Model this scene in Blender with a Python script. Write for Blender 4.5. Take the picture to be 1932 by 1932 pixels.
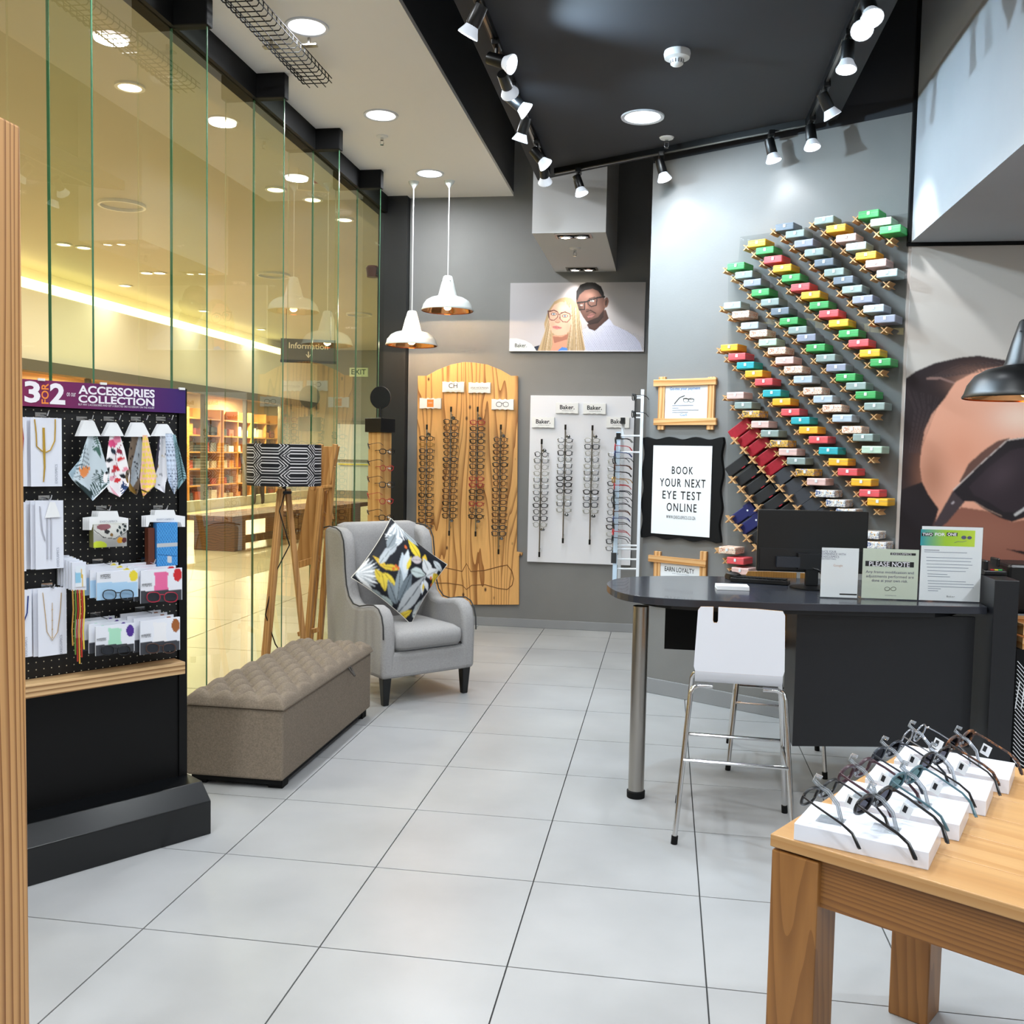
import bpy, bmesh, math, random
import numpy as np
from mathutils import Vector, Matrix

for _o in list(bpy.data.objects):
    bpy.data.objects.remove(_o)
S = bpy.context.scene
COL = S.collection
random.seed(7)

# ------------------------------------------------------------------ camera
FPX, YAW, PITCH, ROLL, CAMH = 1821.26, -.1568, -.0612, .0201, 1.5695
_fwd = np.array([math.sin(YAW) * math.cos(PITCH), math.cos(YAW) * math.cos(PITCH), math.sin(PITCH)])
_rt = np.array([math.cos(YAW), -math.sin(YAW), 0.0])
_up = np.cross(_rt, _fwd)
_r2 = math.cos(ROLL) * _rt + math.sin(ROLL) * _up
_u2 = -math.sin(ROLL) * _rt + math.cos(ROLL) * _up
CM = np.array([_r2, _u2, _fwd])
CO = np.array([0, 0, CAMH])
cam = bpy.data.cameras.new('camera')
cam.sensor_width = 36
cam.sensor_fit = 'HORIZONTAL'
cam.lens = FPX / 1932 * 36
cam.clip_start = .05
cam.clip_end = 200
camo = bpy.data.objects.new('camera', cam)
COL.objects.link(camo)
_mw = Matrix.Identity(4)
for _i in range(3):
    _mw[_i][0], _mw[_i][1], _mw[_i][2], _mw[_i][3] = _r2[_i], _u2[_i], -_fwd[_i], CO[_i]
camo.matrix_world = _mw
S.camera = camo

# ------------------------------------------------------------------ world and exposure
S.view_settings.view_transform = 'Standard'
S.view_settings.look = 'None'
S.view_settings.gamma = 1
S.view_settings.use_curve_mapping = False
S.view_settings.exposure = -0.85
wd = bpy.data.worlds.new('world')
S.world = wd
wd.use_nodes = True
wd.node_tree.nodes['Background'].inputs[0].default_value = (.93, .96, 1, 1)
wd.node_tree.nodes['Background'].inputs[1].default_value = .5
S.cycles.max_bounces = 10
S.cycles.transparent_max_bounces = 24
S.cycles.glossy_bounces = 5
S.cycles.sample_clamp_indirect = 6

# ------------------------------------------------------------------ pixel helpers (a pixel gives a direction, a surface gives the distance)
def ray(px, py):
    return np.array([(px - 966) / FPX, -(py - 966) / FPX, 1.0]) @ CM
def onz(px, py, z=0.0):
    d = ray(px, py); return CO + d * ((z - CAMH) / d[2])
def onx(px, py, x):
    d = ray(px, py); return CO + d * (x / d[0])
def ony(px, py, y):
    d = ray(px, py); return CO + d * (y / d[1])
def project(p):
    q = (np.asarray(p, float) - CO) @ CM.T
    return np.stack([966 + FPX * q[..., 0] / q[..., 2], 966 - FPX * q[..., 1] / q[..., 2]], -1)
class Frame:
    """a vertical plane: local x along it to the right, local y into it (away from the room), z up"""
    def __init__(s, x, y, deg):
        s.o = np.array([x, y, 0.0]); s.deg = deg; s.a = math.radians(deg)
        s.ex = np.array([math.cos(s.a), math.sin(s.a), 0]); s.ey = np.array([-math.sin(s.a), math.cos(s.a), 0])
    def uv(s, px, py, off=0.0):
        d = ray(px, py); p0 = s.o + s.ey * off
        p = CO + d * (((p0 - CO) @ s.ey) / (d @ s.ey))
        return float((p - s.o) @ s.ex), float(p[2])
    def w(s, u, off, z):
        p = s.o + s.ex * u + s.ey * off
        return (float(p[0]), float(p[1]), float(z))

# ------------------------------------------------------------------ materials
def lin(c):
    if isinstance(c, str):
        c = c.lstrip('#'); c = [int(c[i:i + 2], 16) / 255 for i in (0, 2, 4)]
    return tuple(x / 12.92 if x <= .04045 else ((x + .055) / 1.055) ** 2.4 for x in c[:3])
MATS = {}
def nd(nt, t, **k):
    n = nt.nodes.new(t)
    for a, b in k.items(): setattr(n, a, b)
    return n
def pmat(name, col, rough=.5, metal=0.0, noise=None, bump=None, emit=None, coat=0, spec=.5, trans=0):
    """col sRGB; noise = (scale, amount) darkens in blotches; bump = (scale, strength)"""
    if name in MATS: return MATS[name]
    m = bpy.data.materials.new(name); m.use_nodes = True; MATS[name] = m
    nt = m.node_tree; b = nt.nodes['Principled BSDF']
    c = lin(col)
    b.inputs['Base Color'].default_value = (*c, 1)
    b.inputs['Roughness'].default_value = rough
    b.inputs['Metallic'].default_value = metal
    b.inputs['Specular IOR Level'].default_value = spec
    b.inputs['Coat Weight'].default_value = coat
    b.inputs['Transmission Weight'].default_value = trans
    if noise or bump:
        g = nd(nt, 'ShaderNodeNewGeometry')
    if noise:
        n = nd(nt, 'ShaderNodeTexNoise'); n.inputs['Scale'].default_value = noise[0]; n.inputs['Detail'].default_value = 6
        nt.links.new(g.outputs['Position'], n.inputs['Vector'])
        r = nd(nt, 'ShaderNodeValToRGB')
        k = 1 - noise[1]
        r.color_ramp.elements[0].position = .3; r.color_ramp.elements[1].position = .7
        r.color_ramp.elements[0].color = (c[0] * k, c[1] * k, c[2] * k, 1); r.color_ramp.elements[1].color = (*c, 1)
        nt.links.new(n.outputs['Fac'], r.inputs['Fac']); nt.links.new(r.outputs['Color'], b.inputs['Base Color'])
    if bump:
        n2 = nd(nt, 'ShaderNodeTexNoise'); n2.inputs['Scale'].default_value = bump[0]; n2.inputs['Detail'].default_value = 4
        nt.links.new(g.outputs['Position'], n2.inputs['Vector'])
        bp = nd(nt, 'ShaderNodeBump'); bp.inputs['Strength'].default_value = bump[1]; bp.inputs['Distance'].default_value = .01
        nt.links.new(n2.outputs['Fac'], bp.inputs['Height']); nt.links.new(bp.outputs['Normal'], b.inputs['Normal'])
    if emit:
        b.inputs['Emission Color'].default_value = (*lin(emit[0]), 1); b.inputs['Emission Strength'].default_value = emit[1]
    return m
def woodmat(name, c1, c2, axis='z', scale=22, dist=3.0, stretch=.12, rough=.5, knots=0, knotcol='#4a2710', sharp=(.35, .9), dirn=None):
    """grain running along axis, in the object's own coordinates"""
    if name in MATS: return MATS[name]
    m = bpy.data.materials.new(name); m.use_nodes = True; MATS[name] = m
    nt = m.node_tree; b = nt.nodes['Principled BSDF']; b.inputs['Roughness'].default_value = rough
    L = nt.links.new
    tc = nd(nt, 'ShaderNodeTexCoord'); mp = nd(nt, 'ShaderNodeMapping')
    sc = {'x': (stretch, 1, 1), 'y': (1, stretch, 1), 'z': (1, 1, stretch)}[axis]
    mp.inputs['Scale'].default_value = sc
    L(tc.outputs['Object'], mp.inputs['Vector'])
    nz = nd(nt, 'ShaderNodeTexNoise'); nz.inputs['Scale'].default_value = 3.5; nz.inputs['Detail'].default_value = 2
    L(mp.outputs['Vector'], nz.inputs['Vector'])
    add = nd(nt, 'ShaderNodeVectorMath', operation='MULTIPLY_ADD')
    L(nz.outputs['Color'], add.inputs[0]); add.inputs[1].default_value = (dist * .06,) * 3; L(mp.outputs['Vector'], add.inputs[2])
    wv = nd(nt, 'ShaderNodeTexWave', wave_type='BANDS', bands_direction=dirn or {'x': 'Z', 'y': 'X', 'z': 'X'}[axis], wave_profile='SAW')
    wv.inputs['Scale'].default_value = scale; wv.inputs['Distortion'].default_value = dist; wv.inputs['Detail'].default_value = 2; wv.inputs['Detail Scale'].default_value = .8
    L(add.outputs[0], wv.inputs['Vector'])
    r = nd(nt, 'ShaderNodeValToRGB'); r.color_ramp.elements[0].color = (*lin(c1), 1); r.color_ramp.elements[1].color = (*lin(c2), 1)
    r.color_ramp.elements[0].position, r.color_ramp.elements[1].position = sharp
    L(wv.outputs['Fac'], r.inputs['Fac'])
    fn = nd(nt, 'ShaderNodeTexNoise'); fn.inputs['Scale'].default_value = 60; fn.inputs['Detail'].default_value = 4; L(mp.outputs['Vector'], fn.inputs['Vector'])
    mx = nd(nt, 'ShaderNodeMixRGB', blend_type='MULTIPLY'); mx.inputs[0].default_value = .25
    L(r.outputs['Color'], mx.inputs[1]); L(fn.outputs['Fac'], mx.inputs[2])
    out = mx.outputs[0]
    if knots:
        v = nd(nt, 'ShaderNodeTexVoronoi'); v.inputs['Scale'].default_value = knots
        mp2 = nd(nt, 'ShaderNodeMapping'); mp2.inputs['Scale'].default_value = {'x': (.55, 1, 1), 'y': (1, .55, 1), 'z': (1, 1, .55)}[axis]; L(tc.outputs['Object'], mp2.inputs['Vector'])
        L(mp2.outputs['Vector'], v.inputs['Vector'])
        kr = nd(nt, 'ShaderNodeValToRGB'); kr.color_ramp.elements[0].position = .05; kr.color_ramp.elements[1].position = .12
        kr.color_ramp.elements[0].color = (1, 1, 1, 1); kr.color_ramp.elements[1].color = (0, 0, 0, 1)
        L(v.outputs['Distance'], kr.inputs['Fac'])
        mk = nd(nt, 'ShaderNodeMixRGB'); L(kr.outputs['Color'], mk.inputs[0]); L(out, mk.inputs[1]); mk.inputs[2].default_value = (*lin(knotcol), 1)
        out = mk.outputs[0]
    L(out, b.inputs['Base Color'])
    return m
def glassmat(name, tint, ior=1.5, rough=0.0, gain=1.0):
    """thin clear sheet: see-through with a real fresnel mirror on the outer faces"""
    if name in MATS: return MATS[name]
    m = bpy.data.materials.new(name); m.use_nodes = True; MATS[name] = m
    nt = m.node_tree; nt.nodes.remove(nt.nodes['Principled BSDF']); L = nt.links.new
    t = nd(nt, 'ShaderNodeBsdfTransparent'); t.inputs[0].default_value = (*tint, 1)
    g = nd(nt, 'ShaderNodeBsdfGlossy'); g.inputs['Roughness'].default_value = rough
    fr = nd(nt, 'ShaderNodeFresnel'); fr.inputs['IOR'].default_value = ior
    ge = nd(nt, 'ShaderNodeNewGeometry')
    s = nd(nt, 'ShaderNodeMath', operation='SUBTRACT'); s.inputs[0].default_value = 1; L(ge.outputs['Backfacing'], s.inputs[1])
    mu = nd(nt, 'ShaderNodeMath', operation='MULTIPLY'); L(fr.outputs[0], mu.inputs[0]); L(s.outputs[0], mu.inputs[1])
    m2 = nd(nt, 'ShaderNodeMath', operation='MULTIPLY', use_clamp=True); L(mu.outputs[0], m2.inputs[0]); m2.inputs[1].default_value = gain
    mx = nd(nt, 'ShaderNodeMixShader'); L(m2.outputs[0], mx.inputs[0]); L(t.outputs[0], mx.inputs[1]); L(g.outputs[0], mx.inputs[2])
    L(mx.outputs[0], nt.nodes['Material Output'].inputs['Surface'])
    return m
def emat(name, col, strength):
    if name in MATS: return MATS[name]
    m = bpy.data.materials.new(name); m.use_nodes = True; MATS[name] = m
    nt = m.node_tree; nt.nodes.remove(nt.nodes['Principled BSDF'])
    e = nd(nt, 'ShaderNodeEmission'); e.inputs[0].default_value = (*lin(col), 1); e.inputs[1].default_value = strength
    nt.links.new(e.outputs[0], nt.nodes['Material Output'].inputs['Surface'])
    return m
def vcmat(name, rough=.6, spec=.3):
    """flat print: colour stored on the mesh"""
    if name in MATS: return MATS[name]
    m = bpy.data.materials.new(name); m.use_nodes = True; MATS[name] = m
    nt = m.node_tree; b = nt.nodes['Principled BSDF']; b.inputs['Roughness'].default_value = rough; b.inputs['Specular IOR Level'].default_value = spec
    a = nd(nt, 'ShaderNodeVertexColor', layer_name='print')
    nt.links.new(a.outputs['Color'], b.inputs['Base Color'])
    return m

# ------------------------------------------------------------------ mesh builder
class MB:
    def __init__(s): s.v = []; s.f = []
    def add(s, vs, fs):
        n = len(s.v); s.v += [tuple(map(float, p)) for p in vs]; s.f += [tuple(i + n for i in f) for f in fs]; return s
    def box(s, x0, x1, y0, y1, z0, z1):
        return s.add([(x0, y0, z0), (x1, y0, z0), (x1, y1, z0), (x0, y1, z0), (x0, y0, z1), (x1, y0, z1), (x1, y1, z1), (x0, y1, z1)],
                     [(3, 2, 1, 0), (4, 5, 6, 7), (0, 1, 5, 4), (1, 2, 6, 5), (2, 3, 7, 6), (3, 0, 4, 7)])
    def hexa(s, pts):      # 8 points: bottom ring (ccw from above) then top ring
        return s.add(pts, [(3, 2, 1, 0), (4, 5, 6, 7), (0, 1, 5, 4), (1, 2, 6, 5), (2, 3, 7, 6), (3, 0, 4, 7)])
    def beam(s, p, q, w, d, side=(1, 0, 0)):
        p, q = Vector(p), Vector(q); t = (q - p).normalized(); a = Vector(side); a = (a - t * a.dot(t)).normalized(); b = t.cross(a)
        a *= w / 2; b *= d / 2
        return s.hexa([p - a - b, p + a - b, p + a + b, p - a + b, q - a - b, q + a - b, q + a + b, q - a + b])
    def tube(s, pts, r, n=8, closed=False, caps=True):
        pts = [Vector(p) for p in pts]; N = len(pts); rs = r if hasattr(r, '__len__') else [r] * N
        t0 = (pts[1] - pts[0]).normalized(); a = t0.orthogonal().normalized(); vs = []; prev = None
        for i, p in enumerate(pts):
            if closed: t = (pts[(i + 1) % N] - pts[i - 1]).normalized()
            else: t = ((pts[min(i + 1, N - 1)] - pts[max(i - 1, 0)])).normalized()
            a = (a - t * a.dot(t)).normalized(); b = t.cross(a)
            for k in range(n):
                c = 2 * math.pi * k / n; vs.append(p + (a * math.cos(c) + b * math.sin(c)) * rs[i])
        fs = []
        for i in range(N if closed else N - 1):
            j = (i + 1) % N
            for k in range(n): fs.append((i * n + k, i * n + (k + 1) % n, j * n + (k + 1) % n, j * n + k))
        if caps and not closed: fs += [tuple(range(n))[::-1], tuple((N - 1) * n + k for k in range(n))]
        return s.add(vs, fs)
    def lathe(s, prof, n=24, c=(0, 0, 0), closed=False):
        vs = []; fs = []; N = len(prof)
        for r, z in prof:
            for k in range(n):
                a = 2 * math.pi * k / n; vs.append((c[0] + r * math.cos(a), c[1] + r * math.sin(a), c[2] + z))
        for i in range(N if closed else N - 1):
            j = (i + 1) % N
            for k in range(n): fs.append((i * n + k, i * n + (k + 1) % n, j * n + (k + 1) % n, j * n + k))
        return s.add(vs, fs)
    def prism(s, out, d0, d1, plane='xz'):
        """2-d outline extruded: 'xz' along y, 'xy' along z, 'yz' along x"""
        if plane == 'xz':
            A = [(x, d0, z) for x, z in out]; B = [(x, d1, z) for x, z in out]
        elif plane == 'xy':
            A = [(x, y, d1) for x, y in out]; B = [(x, y, d0) for x, y in out]
        else:
            A = [(d1, y, z) for y, z in out]; B = [(d0, y, z) for y, z in out]
        n = len(out)
        return s.add(A + B, [tuple(range(n)), tuple(range(2 * n - 1, n - 1, -1))] + [((i + 1) % n, i, n + i, n + (i + 1) % n) for i in range(n)])
    def disc(s, c, r, n=20, axis='z', up=1):
        vs = []
        for k in range(n):
            a = 2 * math.pi * k / n * up; x, y = r * math.cos(a), r * math.sin(a)
            vs.append((c[0] + x, c[1] + y, c[2]) if axis == 'z' else (c[0] + x, c[1], c[2] + y) if axis == 'y' else (c[0], c[1] + x, c[2] + y))
        return s.add(vs, [tuple(range(n))])
    def cyl(s, p, q, r, n=16): return s.tube([p, q], r, n)
    def mesh(s, name, smooth=False, fix=True):
        m = bpy.data.meshes.new(name); m.from_pydata(s.v, [], s.f)
        if fix:
            b = bmesh.new(); b.from_mesh(m); bmesh.ops.recalc_face_normals(b, faces=b.faces); b.to_mesh(m); b.free()
        if smooth:
            m.shade_smooth()
            if smooth != 'all' and hasattr(m, 'set_sharp_from_angle'): m.set_sharp_from_angle(angle=math.radians(smooth if smooth is not True else 40))
        m.update(); return m
    def build(s, name, mat, parent=None, smooth=False, bevel=0, fix=True, seg=2):
        o = bpy.data.objects.new(name, s.mesh(name, smooth, fix)); COL.objects.link(o); o.parent = parent
        if mat: o.data.materials.append(mat)
        if bevel:
            b = o.modifiers.new('bevel', 'BEVEL'); b.width = bevel; b.segments = seg; b.limit_method = 'ANGLE'; b.angle_limit = math.radians(40)
        return o
def tag(o, label, cat, group=None, kind=None):
    o['label'] = label
    if cat: o['category'] = cat
    if group: o['group'] = group
    if kind: o['kind'] = kind
    return o
def struct(o, label=None):
    o['kind'] = 'structure'
    if label: o['label'] = label
    return o
def thing(name, label, cat, loc=(0, 0, 0), rotz=0.0, group=None, rot=None):
    o = bpy.data.objects.new(name, None); COL.objects.link(o); o.empty_display_size = .05
    o.location = loc; o.rotation_euler = rot or (0, 0, rotz)
    return tag(o, label, cat, group)
def inst(mesh, name, parent=None, loc=(0, 0, 0), rot=(0, 0, 0), mat=None, scale=None):
    o = bpy.data.objects.new(name, mesh); COL.objects.link(o); o.parent = parent; o.location = loc; o.rotation_euler = rot
    if scale: o.scale = scale
    if mat:
        if not mesh.materials: mesh.materials.append(None)
        o.material_slots[0].link = 'OBJECT'; o.material_slots[0].material = mat
    return o
def text(txt, size, mat, parent, loc, name='lettering', align='CENTER', rot=(math.pi / 2, 0, 0), sx=1.0, track=1.0, bold=0.0, shear=0.0, line=1.0):
    c = bpy.data.curves.new(name, 'FONT'); c.body = txt; c.size = size; c.align_x = align; c.align_y = 'CENTER'
    c.space_character = track; c.offset = bold; c.shear = shear; c.resolution_u = 3; c.space_line = line
    t = bpy.data.objects.new('tmp', c); COL.objects.link(t)
    m = bpy.data.meshes.new_from_object(t.evaluated_get(bpy.context.evaluated_depsgraph_get()))
    bpy.data.objects.remove(t); bpy.data.curves.remove(c)
    m.name = name; m.materials.clear(); m.materials.append(mat)
    o = bpy.data.objects.new(name, m); COL.objects.link(o); o.parent = parent; o.location = loc; o.rotation_euler = rot; o.scale = (sx, 1, 1)
    return o
ORD = ['', 'first', 'second', 'third', 'fourth', 'fifth', 'sixth', 'seventh', 'eighth', 'ninth', 'tenth', 'eleventh', 'twelfth', 'thirteenth', 'fourteenth', 'fifteenth', 'sixteenth', 'seventeenth', 'eighteenth', 'nineteenth', 'twentieth']
def lamp(kind, name, loc, energy, col=(1, 1, 1), size=.1, aim=None, angle=60, blend=.5, parent=None):
    l = bpy.data.lights.new(name, kind); l.energy = energy; l.color = col
    if kind == 'AREA': l.shape = 'DISK'; l.size = size
    if kind == 'SPOT': l.spot_size = math.radians(angle); l.spot_blend = blend; l.shadow_soft_size = size
    if kind == 'POINT': l.shadow_soft_size = size
    o = bpy.data.objects.new(name, l); COL.objects.link(o); o.location = loc; o.parent = parent
    if aim is not None:
        o.rotation_euler = (Vector(aim) - Vector(loc)).to_track_quat('-Z', 'Y').to_euler()
    return o

# ------------------------------------------------------------------ flat print painter (colours of printed pictures, per mesh vertex)
class Print:
    def __init__(s, X, Y, bg):
        s.X, s.Y = X, Y; s.c = np.empty(X.shape + (3,)); s.c[:] = lin(bg)
    def mask_poly(s, pts):
        m = np.zeros(s.X.shape, bool); n = len(pts)
        for i in range(n):
            x0, y0 = pts[i]; x1, y1 = pts[(i + 1) % n]
            if y0 == y1: continue
            cr = ((s.Y >= min(y0, y1)) & (s.Y < max(y0, y1)))
            m ^= cr & (s.X < x0 + (s.Y - y0) * (x1 - x0) / (y1 - y0))
        return m.astype(float)
    def put(s, m, col, a=1.0):
        m = np.clip(m * a, 0, 1)[..., None]; s.c = s.c * (1 - m) + np.array(lin(col)) * m; return s
    def poly(s, pts, col, a=1.0): return s.put(s.mask_poly(pts), col, a)
    def ell(s, cx, cy, rx, ry, col, a=1.0, rot=0, soft=0):
        t = math.radians(rot); dx, dy = s.X - cx, s.Y - cy
        u = (dx * math.cos(t) + dy * math.sin(t)) / rx; v = (-dx * math.sin(t) + dy * math.cos(t)) / ry
        d = np.sqrt(u * u + v * v)
        return s.put(np.exp(-d * d * 1.2) if soft else (d < 1).astype(float), col, a)
    def line(s, pts, w, col, a=1.0):
        m = np.zeros(s.X.shape)
        for (x0, y0), (x1, y1) in zip(pts[:-1], pts[1:]):
            l2 = (x1 - x0) ** 2 + (y1 - y0) ** 2 + 1e-9
            t = np.clip(((s.X - x0) * (x1 - x0) + (s.Y - y0) * (y1 - y0)) / l2, 0, 1)
            m = np.maximum(m, (np.hypot(s.X - x0 - t * (x1 - x0), s.Y - y0 - t * (y1 - y0)) < w / 2).astype(float))
        return s.put(m, col, a)
    def leaf(s, x0, y0, x1, y1, w, col, a=1.0, vein=None):
        l = math.hypot(x1 - x0, y1 - y0); ux, uy = (x1 - x0) / l, (y1 - y0) / l
        t = ((s.X - x0) * ux + (s.Y - y0) * uy) / l; d = np.abs(-(s.X - x0) * uy + (s.Y - y0) * ux)
        tt = np.clip(t, 0, 1); m = (d < w * np.sin(math.pi * tt ** .8)) & (t > 0) & (t < 1)
        s.put(m.astype(float), col, a)
        if vein: s.line([(x0, y0), (x0 + (x1 - x0) * .9, y0 + (y1 - y0) * .9)], w * .16, vein)
        return s
def soften(c, n=1):
    for _ in range(n):
        p = np.pad(c, ((1, 1), (1, 1), (0, 0)), 'edge')
        c = (p[:-2, 1:-1] + p[2:, 1:-1] + p[1:-1, :-2] + p[1:-1, 2:] + 2 * c) / 6
    return c
def grid_print(name, P3, colors, mat, parent=None, flip=False):
    """grid of points P3[h,w,3] with colours [h,w,3]"""
    h, w = P3.shape[:2]; idx = np.arange(h * w).reshape(h, w)
    q = np.stack([idx[:-1, :-1], idx[:-1, 1:], idx[1:, 1:], idx[1:, :-1]], -1).reshape(-1, 4)
    if flip: q = q[:, ::-1]
    m = bpy.data.meshes.new(name); m.from_pydata(P3.reshape(-1, 3).tolist(), [], q.tolist())
    at = m.color_attributes.new('print', 'FLOAT_COLOR', 'POINT')
    at.data.foreach_set('color', np.concatenate([colors.reshape(-1, 3), np.ones((h * w, 1))], 1).astype(np.float32).ravel())
    m.materials.append(mat); m.shade_smooth(); m.update()
    o = bpy.data.objects.new(name, m); COL.objects.link(o); o.parent = parent
    return o
# ================================================================== the room
YB, XG, ZW, ZR, ZV = 8.556, -2.545, 3.83, 3.50, 4.45
FB = Frame(0, YB, 0)                      # back wall
FA = Frame(-.064, 6.401, -30)             # angled wall with the cases
FM = Frame(0, 5.617, 0)                   # mural wall
T_COOL, T_WARM = (.90, .95, 1.0), (1.0, .72, .42)

m_tile = pmat('floor_tile', '#acadae', .34, noise=(2.2, .17), spec=.4)
m_grout = pmat('grout', '#3b3b3a', .9)
m_wall = pmat('wall_grey', '#7f7e7c', .7, noise=(3, .08), bump=(90, .05))
m_skirt = pmat('skirting_grey', '#8d8e90', .55)
m_white = pmat('ceiling_white', '#f3efea', .8)
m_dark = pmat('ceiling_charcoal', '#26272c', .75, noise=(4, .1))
m_darkface = pmat('charcoal_face', '#3a3b40', .7)
m_black = pmat('black_metal', '#070708', .35)
m_blackmatt = pmat('black_matt', '#060607', .7, spec=.25)
m_bulk = pmat('bulkhead_grey', '#a4a8ad', .7, noise=(2.5, .05))
m_beamw = pmat('beam_white', '#cfcfcf', .7)
m_glass = glassmat('shopfront_glass', (.955, .975, .92), 1.55, gain=2.0)
m_fin = glassmat('fin_glass', (.93, .965, .91), 1.5)
m_edge = pmat('glass_edge', '#4f7d5e', .2)
m_chrome = pmat('chrome', '#d8d8d8', .12, 1)
m_steel = pmat('brushed_steel', '#a9a59f', .28, 1)
m_plastic = pmat('white_plastic', '#e9e9e7', .4)
m_paper = pmat('white_paper', '#eceef0', .6)
m_ink = pmat('black_ink', '#111113', .6)

fl = struct(MB().box(XG, 4, -5, YB, -.06, -.005).build('floor', m_grout), 'large pale grey square floor tiles with thin dark joints')
TX, TY, TS, GAP = -1.635, 2.8307, .6, .005
_tm = {}
def tile(x0, x1, y0, y1, parent=None, mat=None):
    k = (round(x1 - x0, 3), round(y1 - y0, 3))
    if k not in _tm:
        _tm[k] = MB().box(0, k[0] - GAP, 0, k[1] - GAP, -.02, 0).mesh('floor_tile')
    return inst(_tm[k], 'tile', parent or fl, (x0 + GAP / 2, y0 + GAP / 2, 0), mat=mat or m_tile)
for i in range(-2, 10):
    for j in range(-8, 10):
        x0, y0 = TX + i * TS, TY + j * TS
        x1, y1 = min(x0 + TS, 4), min(y0 + TS, YB); x0 = max(x0, XG)
        if x1 - x0 > .03 and y1 - y0 > .03: tile(x0, x1, y0, y1)

struct(MB().box(-2.33, 4, YB, YB + .12, 0, ZV).build('wall_back', m_wall), 'grey painted back wall with display boards')
struct(MB().box(-2.33, 4, YB - .015, YB, 0, .077).build('baseboard_back', m_skirt, bevel=.003))
_wu = MB().box(-.085, 1.545, 0, .12, 3.46, ZV).build('wall_angled_upper', m_dark); _wu.location = FA.o; _wu.rotation_euler.z = FA.a  # charcoal colour deepens the shade above the raft
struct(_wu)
_wa = MB().box(-.085, 1.545, 0, .12, 0, 3.46).build('wall_angled', m_wall); _wa.location = FA.o; _wa.rotation_euler.z = FA.a
struct(_wa, 'angled grey wall carrying the rows of spectacle cases')
_ba = MB().box(-.085, 1.545, -.015, 0, 0, .1).build('baseboard_angled', m_skirt, bevel=.003); _ba.location = FA.o; _ba.rotation_euler.z = FA.a
struct(_ba)
struct(MB().box(1.274, 4, 5.617, 5.74, 0, ZV).build('wall_mural', pmat('mural_wall', '#cfc4bb', .7)), 'wall behind the counter covered by a face mural')
struct(MB().box(1.28, 4, -5, 5.617, 2.755, ZV).build('wall_bulkhead', m_bulk), 'pale grey lowered bulkhead over the counter')
struct(MB().box(1.262, 4, 5.60, 5.617, 2.737, 2.755).add([], []).build('trim_1', m_blackmatt))
struct(MB().box(1.262, 1.28, 5.585, 5.617, 2.755, ZV).build('dark_strip', m_blackmatt))  # thin matt black upright strip at the bulkhead corner
struct(MB().box(4, 4.12, -5, YB, 0, ZV).build('wall_right', m_wall))
struct(MB().box(XG, 4, -5.12, -5, 0, ZV).build('wall_rear', pmat('rear_wall', '#d6d6d4', .7)))

struct(MB().box(-2.62, -1.395, -5, YB, ZW, ZW + .03).build('ceiling', m_white), 'white ceiling strip beside the glass shopfront')
struct(MB().box(-1.42, -1.395, -5, YB, ZW + .03, ZV).build('ceiling_step', m_darkface))
struct(MB().box(-1.42, 4, -5, YB, ZV, ZV + .08).build('ceiling_void', m_dark))
_rb = lambda x: FA.o[1] - (x - FA.o[0]) * math.tan(math.radians(30)) - .004
raft = MB().prism([(-.955, -5), (.905, -5), (.905, _rb(.905)), (-.955, _rb(-.955))], ZR, ZR + .07, 'xy').build('ceiling_raft', m_dark)
struct(raft, 'charcoal suspended ceiling raft carrying the spotlight tracks')
struct(MB().box(-1.01, -.475, 7.06, YB, 3.165, ZV).build('ceiling_beam', m_beamw), 'pale box beam below the dark ceiling')

# glass shopfront
beam = struct(MB().box(-2.62, XG + .03, -5, YB, 3.685, ZW).build('trim_3', m_blackmatt), 'black head beam of the glass shopfront')
struct(MB().box(-2.60, XG + .02, -5, YB, 0, .03).build('trim_4', m_black))
struct(MB().box(-2.60, -2.335, YB - .09, YB + .12, 0, ZW).build('trim_5', pmat('post_black', '#141414', .5)), 'black end post of the glass shopfront')
ys = [-4.3 + i for i in range(0, 13)] + [YB - .09]
for i, (a, b) in enumerate(zip(ys[:-1], ys[1:])):
    w = MB().box(XG - .006, XG + .006, a + .002, b - .002, .03, 3.685).build('window_%d' % (i + 1), m_glass)
    struct(w, 'clear shopfront glass pane')
    if i:
        MB().box(XG + .006, -2.35, a - .004, a + .004, .03, 3.685).build('glass_fin', m_fin, w)
        MB().box(-2.352, -2.348, a - .004, a + .004, .03, 3.685).build('fin_edge', m_edge, w)
        MB().box(XG - .0065, XG + .0065, a - .0015, a + .0015, .03, 3.685).build('pane_joint', m_edge, w)
        MB().box(XG + .02, -2.335, a - .035, a + .035, 3.685, ZW).build('fin_bracket', m_blackmatt, beam, bevel=.006)

# ------------------------------------------------------------------ ceiling fittings
m_glow = emat('cool_glow', '#f4f8ff', 9)
m_ring = pmat('downlight_ring', '#dcdfe6', .35)
def downlight(x, y, z, r, label, e, grp='round recessed downlights'):
    t = thing('downlight', label, 'downlight', (x, y, z), group=grp)
    MB().lathe([(r * 1.18, 0), (r * 1.16, -.008), (r, -.006), (r * .98, .004), (r * 1.1, .004)], 32, closed=True).build('trim_ring', m_ring, t, smooth=True)
    MB().disc((0, 0, -.004), r * .96, 32, up=-1).build('diffuser', m_glow, t, fix=False)
    lamp('AREA', 'downlight_lamp', (0, 0, -.02), e, T_COOL, r * 1.8, parent=t)
for k, (y, n) in enumerate([(7.81, 'nearest the pendant lamps'), (6.445, 'between the sprinkler and the wire basket'), (5.08, 'beside the black wire basket')]):
    downlight(-1.97, y, ZW, .10, 'round white downlight on the white ceiling ' + n, 46)
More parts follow.
